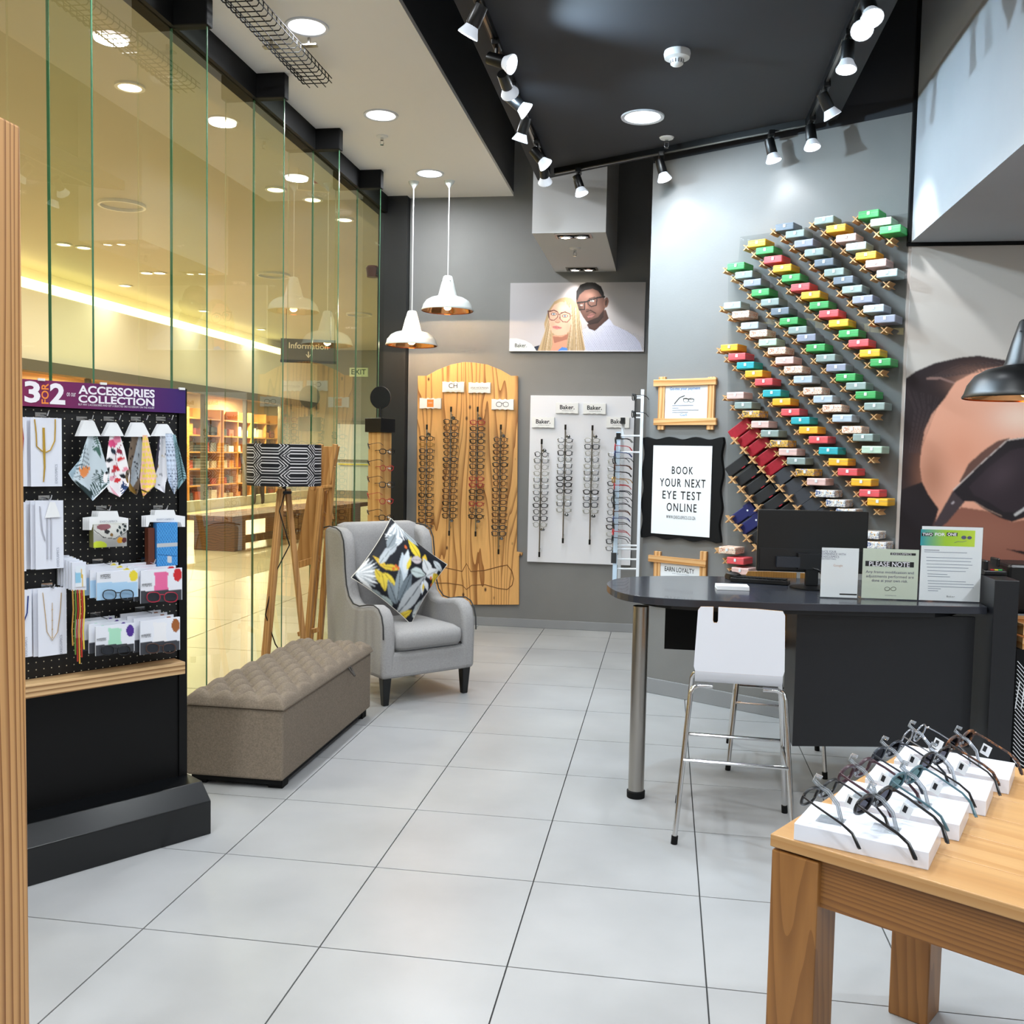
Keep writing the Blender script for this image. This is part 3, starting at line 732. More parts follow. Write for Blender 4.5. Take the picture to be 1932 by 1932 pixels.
# necklace cards
m_card = pmat('jewellery_card', '#dfe3ee', .55); m_grey = pmat('grey_print', '#8f95a3', .6)
def card(x0, x1, y0, y1, kind, label, n=3):
    off = OP - .055; u0, z1 = FD.uv(x0, y0, off); u1, _ = FD.uv(x1, y0, off); _, z0 = FD.uv(x0, y1, off)
    xm = (x0 + x1) / 2; hook(xm, y0 - 5, .07, off)
    for k in range(n)[::-1]:
        sh = k * .012; o_ = off + k * .014
        t = on_frame(FD, 'necklace_card', label if k == 0 else 'blank white card hanging %s behind the %s' % (('just', 'second')[k - 1], label.replace('white card with ', '').split(',')[0].split(' at ')[0]), 'necklace card', (u0 + u1) / 2 - sh, o_, z0, 'necklace cards on the stand')
        w = (u1 - u0) / 2; h = z1 - z0
        MB().box(-w, w, -.001, .001, 0, h).build('backing_card', m_card, t)
        if k: continue
        def P(px, py):
            u, z = FD.uv(px, py, off); return (u - (u0 + u1) / 2, -.004, z - z0)
        sc = (x1 - x0) / 62
        cx = (x0 + x1) / 2
        if kind:
            colr, path, pend = kind
            mm = pmat('bead_' + colr.strip('#'), colr, .3, .5)
            MB().tube([P(cx + dx, y0 + dy) for dx, dy in path], .0022 if pend != 'thin' else .0012, 6).build('chain', mm, t, smooth=True)
            if pend == 'tassel':
                MB().tube([P(cx - 5, y0 + 20), P(cx - 4, y0 + 60), P(cx - 3, y0 + 95), P(cx - 5, y0 + 122)], [.004, .0045, .003, .002], 6).build('tassel', mm, t, smooth=True)
            elif pend == 'thin':
                b = MB()
                for yy in (38, 58, 75, 90): b.lathe([(0, -.003), (.003, 0), (0, .003)], 6, P(cx, y0 + yy))
                b.tube([P(cx, y0 + 25), P(cx, y0 + 90)], .001, 5).build('pendant', mm, t)
            elif pend == 'drops':
                for q in (-4, 3): MB().tube([P(cx + q, y0 + 30), P(cx + q, y1 - 20)], .0022, 5).build('tassel', mm, t)
                MB().prism([(a, b) for a, _, b in (P(cx - 9, y0 + 32), P(cx + 20, y0 + 30), P(cx + 10, y0 + 2), P(cx, y0 + 2))], -.007, -.005).build('price_tag', m_paper, t)
        if x1 - x0 > 30 or True:
            tx = x1 - 9
            fit_text(t, FD, 'EXECUSPECS', off - .003, tx - 3, tx + 1.5, y1 - 42, y1 - 6, m_grey, turn=True)
card(57, 116, 787, 918, ('#c9a23f', [(-22, 4), (-19, 30), (-18, 55), (-8, 64), (0, 66), (8, 62), (16, 45), (17, 20), (17, 4)], 'tassel'), 'white card with gold beaded tassel necklace, top row of the stand')
card(20, 50, 787, 918, ('#b23a3a', [(2, 4), (6, 20), (8, 40), (6, 70), (-4, 84)], ''), 'white card with red beaded necklace at the left edge of the stand')
card(66, 119, 945, 1075, ('#c7c9d4', [(-18, 10), (-14, 55), (-8, 75)], 'drops'), 'white card with silver tassel necklace and triangular tag, middle row')
card(14, 48, 948, 1080, ('#3f8f5e', [(8, 6), (6, 30), (2, 52)], ''), 'white card with green cord necklace at the left edge, middle row')
card(71, 125, 1112, 1240, ('#caa76a', [(-18, 6), (-14, 40), (-10, 80), (0, 96), (10, 80), (15, 40), (17, 6)], 'thin'), 'white card with fine gold chain necklace, lowest row of the stand')
card(18, 59, 1116, 1244, ('#3a4a8c', [(14, 8), (12, 40), (4, 62), (-8, 84)], ''), 'white card with blue beaded necklace at the left edge, lowest row')

# scarves: folded cloths hanging from white tags
def lerp_poly(pts, t):
    n = len(pts) - 1; x = np.clip(t, 0, 1) * n; i = np.minimum(x.astype(int), n - 1); f = x - i; a = np.array(pts)
    return a[i] * (1 - f)[..., None] + a[i + 1] * f[..., None]
def cloth(fr, L_, R_, off, paint, par, name='cloth', w=34, h=50, amp=.008, ph=0.0, ou=(0, 0, 0)):
    T, Sx = np.meshgrid(np.linspace(0, 1, h), np.linspace(0, 1, w), indexing='ij')
    a, b = lerp_poly(L_, T[:, 0]), lerp_poly(R_, T[:, 0])
    P = a[:, None, :] * (1 - Sx[..., None]) + b[:, None, :] * Sx[..., None]
    out = np.empty(P.shape[:2] + (3,))
    for i in range(h):
        for j in range(w):
            o_ = off - amp * math.sin(Sx[i, j] * 7 + ph + T[i, j]) * (.3 + T[i, j])
            u, z = fr.uv(P[i, j, 0], P[i, j, 1], o_); out[i, j] = (u - ou[0], o_ - ou[1], z - ou[2])
    pr = Print(P[..., 0], P[..., 1], '#ffffff'); paint(pr)
    return grid_print(name, out, pr.c, m_print, par)
def fern(p, x0, y0, x1, y1, w, col, n=9, lw=1.6):
    p.line([(x0, y0), (x1, y1)], lw, col); dx, dy = x1 - x0, y1 - y0; l = math.hypot(dx, dy); nx, ny = -dy / l, dx / l
    for k in range(1, n):
        t = k / n; bx, by = x0 + dx * t, y0 + dy * t; ww = w * math.sin(math.pi * (t * .8 + .15))
        for s in (-1, 1): p.line([(bx, by), (bx + s * nx * ww - dx / l * ww * .5, by + s * ny * ww - dy / l * ww * .5)], lw, col)
def sc1(p):
    p.put(np.ones(p.X.shape), '#c3d0d8'); p.poly([(165, 817), (150, 868), (129, 893), (137, 905), (150, 870), (160, 830)], '#8fa5b3')
    fern(p, 192, 935, 186, 882, 20, '#28423f', 14, 1.7); fern(p, 190, 862, 180, 818, 12, '#44665c', 10); fern(p, 150, 905, 162, 838, 13, '#3b4f57', 9, 1.2)
    for a in (-30, -12, 5, 20): p.leaf(158, 902, 158 + 26 * math.sin(math.radians(a + 10)), 902 - 26 * math.cos(math.radians(a)), 3, '#e88f52')
    p.poly([(142, 905), (175, 930), (172, 945), (140, 908)], '#243436'); p.line([(176, 945), (206, 914)], 5, '#e6ecf2')
def sc2(p):
    p.put(np.ones(p.X.shape), '#f2eef0'); p.ell(212, 836, 9, 8, '#d84a7e'); p.ell(221, 829, 7, 8, '#e88aa9')
    for x, y, a, c in [(228, 866, 20, '#d2343a'), (214, 852, -60, '#1e2b3c'), (206, 868, 10, '#141a24'), (222, 906, 20, '#d2343a'), (203, 888, 70, '#10161f'), (232, 898, -30, '#10161f'), (226, 852, -50, '#8c2840'), (216, 886, 60, '#c8414d'), (238, 886, 20, '#e58fa2'), (212, 902, 30, '#e8a5b5'), (236, 920, -20, '#23395a'), (220, 884, -40, '#d2343a')]:
        r = math.radians(a); p.leaf(x - 8 * math.cos(r), y + 8 * math.sin(r), x + 8 * math.cos(r), y - 8 * math.sin(r), 4.2, c)
    p.line([(214, 900), (220, 878), (218, 858), (228, 840)], 1.2, '#8c2840'); fern(p, 238, 935, 232, 908, 8, '#1e3a6a', 6, 2); p.poly([(206, 915), (226, 938), (216, 936)], '#e2a7b6')
def sc3a(p):
    p.put(np.ones(p.X.shape), '#6b5b4c'); rs = random.Random(3)
    for _ in range(50): p.ell(rs.uniform(236, 272), rs.uniform(822, 935), 2, 1.4, '#14100d', rot=rs.uniform(0, 180))
    p.poly([(262, 822), (275, 822), (262, 900), (245, 930), (248, 880)], '#b9c6d2', .7); p.poly([(238, 900), (258, 930), (245, 935)], '#8a6a2e')
    for k in range(12): p.line([(250 + k, 860 + k * 4), (262 - k * .3, 858 + k * 4)], 1.4, '#1a1d22')
def sc3b(p):
    p.put(np.ones(p.X.shape), '#efc0b0'); rs = random.Random(5)
    for i in range(5):
        for j in range(12): p.ell(268 + i * 6 + 3 * (j % 2), 828 + j * 10, 2.9, 3.6, '#eed65a')
    p.line([(262, 922), (290, 934)], 2.5, '#15181c')
def sc4a(p):
    p.put(np.ones(p.X.shape), '#e9e9ee'); rs = random.Random(9)
    for _ in range(16): p.ell(rs.uniform(296, 320), rs.uniform(825, 920), 2.6, 1.2, rs.choice(['#7f858e', '#c8b27a', '#c7423f', '#55606e']), rot=rs.uniform(0, 90))
    p.poly([(298, 822), (302, 822), (298, 880), (292, 900), (290, 880)], '#2a2533')
def sc4b(p):
    p.put(np.ones(p.X.shape), '#cfdbec')
    for j in range(24):
        for i in range(6):
            cx, cy = 310 + i * 6 + 3 * (j % 2), 820 + j * 5
            for r in (2.6, 1.2): p.line([(cx + r * math.cos(a), cy - r * math.sin(a)) for a in (0, .8, 1.6, 2.4, 3.14)], .55, '#2c4066')
def sc4c(p):
    p.put(np.ones(p.X.shape), '#8fb0b8'); fern(p, 346, 908, 334, 830, 14, '#24413f', 16, 1.6)
def scarf(tagbox, cloths, label, dep=0.0):
    x0, x1, y0, y1 = tagbox; off = OP - .07 - dep; u, z = FD.uv((x0 + x1) / 2, y0, off)
    t = on_frame(FD, 'lens_cloth', label, 'cloth', u, off, z, 'printed cloths on the stand')
    def q(px, py, o_): a, b = FD.uv(px, py, o_); return (a - u, b - z)
    for k in range(3):
        o_ = off - .012 + k * .012; d = k * -3
        MB().prism([q(x0 + d, y1, o_), q(x1 + d, y1, o_), q(x1 - 12 + d, y0 + 3, o_), q(x1 - 15 + d, y0, o_), q(x0 + 12 + d, y0, o_)], o_ - off - .001, o_ - off + .001).build('tag', m_paper, t)
    for i, (L_, R_, fn) in enumerate(cloths):
        cloth(FD, L_, R_, off - .004 - i * .012, fn, t, ph=i * 1.3, ou=(u, off, z))
for px in (153, 204, 255, 302): hook(px, 790, .10)
scarf((147, 190, 793, 823), [([(167, 818), (150, 868), (129, 893), (136, 905), (175, 945)], [(181, 818), (190, 838), (205, 895), (207, 913), (175, 945)], sc1)], 'pale blue folded cloth printed with palm leaves and orange flower')
scarf((196, 234, 797, 823), [([(207, 820), (200, 870), (194, 905), (206, 928), (226, 938)], [(226, 820), (235, 848), (245, 895), (243, 918), (226, 938)], sc2)], 'white folded cloth printed with pink flowers and dark leaves')
scarf((240, 284, 797, 824), [([(247, 823), (241, 870), (236, 900), (244, 925), (256, 934)], [(266, 823), (274, 870), (264, 905), (262, 925), (258, 934)], sc3a), ([(269, 821), (267, 870), (264, 905), (266, 922), (270, 937)], [(278, 821), (288, 865), (295, 900), (294, 915), (272, 936)], sc3b)], 'yellow polka dot cloth hung over a dark leopard print cloth')
scarf((290, 330, 800, 823), [([(300, 823), (293, 870), (288, 905), (292, 920), (310, 930)], [(312, 823), (314, 860), (316, 900), (312, 915), (311, 930)], sc4a), ([(322, 820), (328, 850), (334, 880), (336, 900), (335, 923)], [(331, 820), (342, 862), (350, 893), (352, 902), (336, 923)], sc4c), ([(312, 818), (313, 850), (315, 890), (317, 908), (328, 932)], [(325, 818), (330, 850), (334, 890), (335, 915), (330, 932)], sc4b)], 'blue wave print cloth among white and fern print cloths', .0)

# hanging pouches
def hanger_card(t, u, z, off, x0, x1, y0, y1, n, lab):
    def q(px, py, o_): a, b = FD.uv(px, py, o_); return (a - u, b - z)
    w = x1 - x0; h = y1 - y0
    for k in range(n)[::-1]:
        o_ = off + k * .012; d = -4 * k
        out = [(x0, y0 + h * .35), (x0 + w * .22, y0 + h * .3), (x0 + w * .24, y0), (x0 + w * .72, y0), (x0 + w * .76, y0 + h * .3), (x1, y0 + h * .38), (x1, y1), (x0 + w * .92, y1), (x0 + w * .88, y0 + h * .72), (x0 + w * .1, y0 + h * .72), (x0 + w * .06, y1), (x0, y1)]
        MB().prism([q(a + d, b, o_) for a, b in out], o_ - off - .001, o_ - off + .001).build('hanger_card', m_paper, t)
    fit_text(t, FD, 'EXECUSPECS', off - .003, x0 + w * .28, x0 + w * .72, y0 + h * .5, y0 + h * .6, m_grey)
off = OP - .08; u, z = FD.uv(203, 1000, off)
hook(190, 958, .08)
t = on_frame(FD, 'flap_pouch', 'grey patterned flap pouch with lime and maroon shapes on hanger card', 'pouch', u, off, z)
hanger_card(t, u, z, off, 168, 242, 964, 1000, 4, '')
def pch(p):
    p.put(np.ones(p.X.shape), '#a9a9a6'); p.poly([(172, 992), (243, 983), (240, 1003), (215, 1016), (195, 1014), (178, 1004)], '#c2c2bd'); p.ell(196, 994, 13, 6, '#7d4c52', rot=-5); p.ell(201, 1003, 5, 4, '#1b1b1e'); p.line([(178, 1000), (195, 1014), (216, 1016), (240, 1003)], 1.2, '#2b2b2b')
    for x, y in [(221, 1001), (226, 995), (228, 1005), (233, 988), (235, 1000), (237, 993)]: p.ell(x, y, 2.6, 3.2, '#17262a')
    p.ell(188, 1030, 14, 9, '#c4d43c'); p.ell(226, 1019, 6, 6, '#d99a2c'); p.ell(235, 1019, 5, 5, '#5a2f33'); p.ell(209, 1009, 3, 3, '#7a5a2e')
U, Z = rect_uv(FD, 177, 240, 990, 1034, off - .012, 46); px_, py_ = frame_px(FD, U, off - .012, Z); pr = Print(px_, py_, '#aaaaaa'); pch(pr)
bul = .012 * np.sin(np.linspace(0, math.pi, U.shape[1]))[None] * np.sin(np.linspace(0, math.pi, U.shape[0]))[:, None]
grid_print('pouch_front', np.stack([U - u, -.008 - bul, Z - z], -1), pr.c, m_print, t)
MB().box(U.min() - u, U.max() - u, -.008, .03, Z.min() - z, Z.max() - z).build('pouch_body', pmat('olive_cloth', '#6c6a3a', .8), t)
off = OP - .08; u, z = FD.uv(310, 1000, off); hook(297, 957, .08)
t = on_frame(FD, 'quilted_case', 'blue quilted spectacle sleeve with grey band on hanger card', 'spectacle sleeve', u, off, z)
hanger_card(t, u, z, off, 275, 349, 962, 994, 3, '')
U, Z = rect_uv(FD, 296, 335, 987, 1069, off - .012, 70); px_, py_ = frame_px(FD, U, off, Z); pr = Print(px_, py_, '#3f8ed0')
for k in range(-30, 30): pr.line([(290 + k * 5, 980), (290 + k * 5 + 60, 1075)], 1.1, '#2a6cab'); pr.line([(290 + k * 5, 980), (290 + k * 5 - 60, 1075)], .8, '#6db2e6', .6)
pr.poly([(290, 1026), (340, 1022), (340, 1029), (290, 1033)], '#b9bcc0'); pr.line([(296, 1046), (335, 1049)], 1.2, '#1f4f80'); pr.poly([(313, 1049), (321, 1049), (321, 1061), (313, 1061)], '#c7cacd')
grid_print('quilted_front', np.stack([U - u, 0 * U - .012, Z - z], -1), pr.c, m_print, t)
MB().box(U.min() - u, U.max() - u, -.011, .02, Z.min() - z, Z.max() - z).build('sleeve_body', pmat('blue_cloth', '#2f74b5', .8), t)
a0 = U.min() - u; MB().box(a0 - .03, a0 - .004, 0, .03, Z.min() - z + .005, Z.max() - z - .02).build('brown_sleeve', pmat('brown_leather', '#5a2a18', .5), t)
# bracelet packs with hanging cords
off = OP - .10; u, z = FD.uv(140, 1090, off)
t = on_frame(FD, 'cord_pack', 'stack of white cord packs with red and yellow cords dangling below', 'cord pack', u, off, z)
def qq(px, py, o_): a, b = FD.uv(px, py, o_); return (a - u, o_ - off, b - z)
a, b, c_ = qq(136, 1062, off), qq(163, 1113, off), 0
for k in range(6): MB().box(a[0] - k * .004, b[0] - k * .006, k * .016, k * .016 + .012, b[2] + k * .003, a[2] + k * .004).build('pack_card', m_card, t)
for k, (x, yb, cl) in enumerate([(137, 1218, '#b98a3c'), (142, 1235, '#5a7f2e'), (146, 1248, '#a5281e'), (150, 1252, '#d1a33a'), (154, 1240, '#b5301f'), (158, 1225, '#e3c84a')]):
    o_ = off - .006
    MB().tube([qq(x, 1113, o_), qq(x + 1.5, 1150, o_ - .004), qq(x - 1, 1190, o_), qq(x + .5, yb, o_)], .0028, 6).build('cord', pmat('cord_%d' % k, cl, .7), t, smooth=True)
U, Z = rect_uv(FD, 142, 161, 1068, 1108, off - .002, 24); px_, py_ = frame_px(FD, U, off, Z); pr = Print(px_, py_, '#dfe6ee'); pr.poly([(141, 1080), (152, 1080), (152, 1100), (141, 1100)], '#8fc3de'); pr.line([(153, 1075), (156, 1108)], 2.4, '#d9b23c')
grid_print('pack_print', np.stack([U - u, 0 * U - .003, Z - z], -1), pr.c, m_print, t)
# blister packs of ready readers
def blister(x0, x1, y0, y1, band, dot, frame, label, word, full=None):
    off = OP - .125; u, z = FD.uv((x0 + x1) / 2, y1, off); hook((x0 + x1) / 2 - 12, y0 - 16, .12, off)
    for k in range(4)[::-1]:
        o_ = off + k * .022; d = k * -.016
        t = on_frame(FD, 'reader_pack', label if k == 0 else label.replace('reader pack', 'reader pack hanging %s behind' % ORD[k]), 'reader pack', u + d, o_, z + k * .008, 'reader packs on the stand')
        U, Z = rect_uv(FD, x0, x1, y0, y1, off, 44); px_, py_ = frame_px(FD, U, off, Z); pr = Print(px_, py_, '#e3e6ee'); w = x1 - x0; h = y1 - y0; xm = (x0 + x1) / 2
        if full: pr.poly([(x0, y0 + h * .36), (x1, y0 + h * .33), (x1, y1), (x0, y1)], full)
        if band: pr.poly([(xm - w * .18, y0 + 2), (xm + w * .17, y0 + 2), (xm + w * .14, y0 + h * .3), (xm + w * .17, y0 + h * .6), (xm - w * .18, y0 + h * .6), (xm - w * .15, y0 + h * .3)], band)
        pr.ell(x1 - w * .11, y0 + h * .12, w * .1, h * .2, dot)
        if not full: pr.poly([(x0, y0 + h * .62), (x1, y0 + h * .56), (x1, y1), (x0, y1)], '#3a3c42')
        grid_print('blister_card', np.stack([U - u, 0 * U - .003, Z - z], -1), pr.c, m_gloss, t)
        MB().box(U.min() - u, U.max() - u, -.002, .004, Z.min() - z, Z.max() - z).build('card_back', m_card, t)
        if k: continue
        ORG[t.name] = (u, off, z)
        fit_text(t, FD, word, off - .005, x0 + w * (.04 if not full else .1), x0 + w * (.28 if not full else .34), y0 + h * (.38 if not full else .06), y0 + h * (.48 if not full else .22), m_ink)
        b = MB(); r = w * .16
        for s in (-1, 1):
            pts = []
            for q in range(14):
                a = 2 * math.pi * q / 14; xx, yy = xm + 2 + s * w * .21 + r * math.copysign(abs(math.cos(a)) ** .8, math.cos(a)), y1 - h * .2 + r * .75 * math.copysign(abs(math.sin(a)) ** .8, math.sin(a))
                a_, b_ = FD.uv(xx, yy, off - .012); pts.append((a_ - u, -.012, b_ - z))
            b.tube(pts, .0022, 5, closed=True)
            MB().add(pts, [tuple(range(14))]).build('lens', glassmat('lens_clear', (.8, .82, .84), 1.5), t, fix=False)
        a_, b_ = FD.uv(xm + 2 - w * .06, y1 - h * .28, off - .012); c_, d_ = FD.uv(xm + 2 + w * .06, y1 - h * .28, off - .012)
        b.tube([(a_ - u, -.012, b_ - z), (c_ - u, -.012, d_ - z)], .002, 5).build('spectacle_front', pmat('reader_' + frame.strip('#'), frame, .3), t, smooth=True)
blister(182, 260, 1080, 1133, None, '#e6d13a', '#23262c', 'blue backed reader pack with yellow dot, upper row of the stand', 'MYPEEPERS', '#a9cdea')
blister(265, 343, 1077, 1139, '#e2699a', '#c8282e', '#a3243a', 'pink banded reader pack with red frames, upper row of the stand', 'MYPEEPERS')
blister(180, 253, 1183, 1238, '#a8dcc0', '#4a2a8a', '#17181b', 'mint banded reader pack with black frames, lower row of the stand', 'MYPEEPERS')
blister(264, 339, 1172, 1236, '#e9e9ec', '#9a5a2a', '#4a3128', 'white banded reader pack with tortoise frames, lower row of the stand', 'MYPEEPERS')

# ------------------------------------------------------------------ tufted storage ottoman
OX0, OX1, OY0, OY1 = -2.165, -1.69, 4.122, 5.455
m_tweed = pmat('brown_tweed', '#8b7d6d', .95, noise=(160, .35), bump=(500, .4))
t = thing('storage_ottoman', 'long brown tweed storage ottoman with button tufted lid', 'ottoman', ((OX0 + OX1) / 2, (OY0 + OY1) / 2, 0))
W2, L2 = (OX1 - OX0) / 2, (OY1 - OY0) / 2
MB().box(-W2, W2, -L2, L2, .045, .375).build('body', m_tweed, t, bevel=.012, seg=3)
for x in (-W2 + .05, W2 - .05):
    for y in (-L2 + .07, L2 - .07): MB().box(x - .035, x + .035, y - .035, y + .035, 0, .045).build('foot', m_blackmatt, t)
MB().box(-W2 + .02, W2 - .02, -L2 + .02, L2 - .02, .02, .047).build('plinth', m_blackmatt, t)
nx, ny = 70, 170; X, Y = np.meshgrid(np.linspace(-W2 - .008, W2 + .008, nx), np.linspace(-L2 - .008, L2 + .008, ny))
PX, PY = .12, .19
a, b = np.pi * (X / PX + Y / PY), np.pi * (X / PX - Y / PY)
hgt = .04 * (np.abs(np.cos(a) * np.cos(b)) ** .6) - .02 * np.exp(-((np.cos(a)) ** 2 + np.cos(b) ** 2) * 9)
e = np.minimum(np.minimum(X - X.min(), X.max() - X), np.minimum(Y - Y.min(), Y.max() - Y))
edge = np.sqrt(np.clip(1 - (1 - np.clip(e / .05, 0, 1)) ** 2, 0, 1))
fall = np.clip(e / .07, 0, 1)
Zt = .385 + .045 * edge + (hgt - .01) * fall
o = grid_print('tufted_lid', np.stack([X, Y, Zt], -1), np.ones(X.shape + (3,)), m_tweed, t)
MB().box(-W2 - .008, W2 + .008, -L2 - .008, L2 + .008, .378, .386).build('lid_base', m_tweed, t)
bt = MB().lathe([(0, .006), (.006, .005), (.009, 0), (0, -.002)], 10).mesh('button', True)
# creases cross where both cosines vanish: a and b odd multiples of pi/2
for i in range(-6, 7):
    for j in range(-10, 11):
        s1, s2 = (i + .5), (j + .5); x, y = PX * (s1 + s2) / 2, PY * (s1 - s2) / 2
        if abs(x) < W2 - .05 and abs(y) < L2 - .05: inst(bt, 'button', t, (x, y, .412), mat=m_tweed)
MB().box(W2, W2 + .004, .22, .28, .375, .384).tube([(W2 + .005, .235, .38), (W2 + .02, .232, .36), (W2 + .045, .228, .335)], .006, 6).tube([(W2 + .005, .262, .38), (W2 + .02, .26, .36), (W2 + .045, .228, .335)], .006, 6).build('pull_tab', pmat('tab_dark', '#3c3630', .7), t)

# ------------------------------------------------------------------ wing armchair
m_felt = pmat('grey_felt', '#a7a5a4', .95, noise=(120, .16), bump=(400, .3))
m_pipe = pmat('dark_piping', '#2a2a2c', .7)
ch = thing('wing_armchair', 'light grey wing armchair with black legs and dark piping', 'armchair', (-1.426, 5.85, 0), math.radians(46.5))
prof = [(0, .17), (-.005, .42), (.0, .50), (.02, .56), (.06, .60), (.12, .615), (.20, .605), (.30, .585), (.38, .59), (.44, .63), (.475, .70), (.495, .80), (.505, .90), (.52, .98), (.56, 1.035), (.62, 1.055), (.72, 1.06), (.80, 1.045), (.79, .80), (.76, .5), (.74, .17)]
for s, n in ((-1, 'left'), (1, 'right')):
    x0, x1 = sorted((s * .345, s * .25))
    MB().prism(prof, x0, x1, 'yz').build('arm_and_wing', m_felt, ch, bevel=.03, seg=4, smooth=50)
    for xx in (s * .343,):
        MB().tube([(xx, y + (-.002 if y < .5 else 0), z + .002) for y, z in prof[1:18]], .0045, 6).build('piping', m_pipe, ch, smooth=True)
nx, nz = 24, 24
bk = MB()
def rect_loft(rows):
    b = MB(); n = None
    for r in rows: n = len(r); b.v += [tuple(p) for p in r]
    for i in range(len(rows) - 1):
        for k in range(n): b.f.append((i * n + k, i * n + (k + 1) % n, (i + 1) * n + (k + 1) % n, (i + 1) * n + k))
    b.f += [tuple(range(n))[::-1], tuple((len(rows) - 1) * n + k for k in range(n))]
    return b
def rrect(cx, cy, hx, hy, z, r=.05, bul=0, n=4):
    pts = []
    for qx, qy, a0 in ((1, 1, 0), (-1, 1, 90), (-1, -1, 180), (1, -1, 270)):
        for k in range(n + 1):
            a = math.radians(a0 + 90 * k / n); pts.append((cx + qx * (hx - r) + r * math.cos(a), cy + qy * (hy - r) + r * math.sin(a), z))
    return pts
rect_loft([rrect(0, .60 + .09 * t_ + .0, .30 if t_ < .97 else .29, .075 - .015 * t_ + (.02 * math.sin(t_ * math.pi)), .30 + .77 * t_, .05) for t_ in np.linspace(0, 1, 12)] + [rrect(0, .69, .25, .035, 1.085, .03)]).build('backrest', m_felt, ch, smooth=60)
MB().box(-.30, .30, 0.0, .66, .17, .335).build('seat_frame', m_felt, ch, bevel=.025, seg=3)
rect_loft([rrect(0, .28, .235, .275, .335, .05), rrect(0, .28, .248, .292, .36, .06), rrect(0, .275, .25, .295, .40, .06), rrect(0, .275, .248, .29, .435, .06), rrect(0, .28, .22, .26, .457, .06), rrect(0, .29, .12, .16, .468, .06)]).build('seat_cushion', m_felt, ch, smooth=70)
MB().tube([(x, y, .342) for x, y, _ in rrect(0, .278, .252, .296, 0, .06)], .004, 6, closed=True).build('piping', m_pipe, ch, smooth=True)
for x, y in ((-.295, .05), (.295, .05), (-.27, .66), (.27, .66)):
    k = .9 if y < .3 else 1.0
    MB().hexa([(x - .019, y - .019, 0), (x + .019, y - .019, 0), (x + .019, y + .019, 0), (x - .019, y + .019, 0), (x - .03, y - .03, .175), (x + .03, y - .03, .175), (x + .03, y + .03, .175), (x - .03, y + .03, .175)]).build('leg', m_black, ch, bevel=.006)
# cushion
n = 110; A, B = np.meshgrid(np.linspace(-1, 1, n), np.linspace(-1, 1, n)); hs = .25
pin = 1 - .07 * (1 - np.abs(A) ** 2) * np.abs(B) ** 2
pin2 = 1 - .07 * (1 - np.abs(B) ** 2) * np.abs(A) ** 2
Xc, Yc = A * hs * pin2, B * hs * pin
th = .075 * (np.clip((1 - A ** 2) * (1 - B ** 2), 0, 1) ** .55)
ca, sa = math.cos(math.radians(49)), math.sin(math.radians(49)); DX, DZ = Xc * ca - Yc * sa, Xc * sa + Yc * ca
pr = Print(DX / .33 * 100, -DZ / .33 * 100, '#14161f')
rs = random.Random(4)
def spray(x, y, ang, n_, l, col1, col2):
    for k in range(n_):
        a = math.radians(ang + (k - n_ / 2) * 9); pr.leaf(x, y, x + l * math.cos(a), y + l * math.sin(a), 3.0, col1 if k % 2 else col2)
spray(2, -98, 90, 12, 44, '#e8ebee', '#a4acb2'); spray(-98, 4, 0, 12, 46, '#eceef0', '#b0b6ba'); spray(60, 46, 110, 10, 45, '#c9ced2', '#eceef0'); spray(6, -60, 180, 7, 36, '#b9c0c6', '#e8ebee')
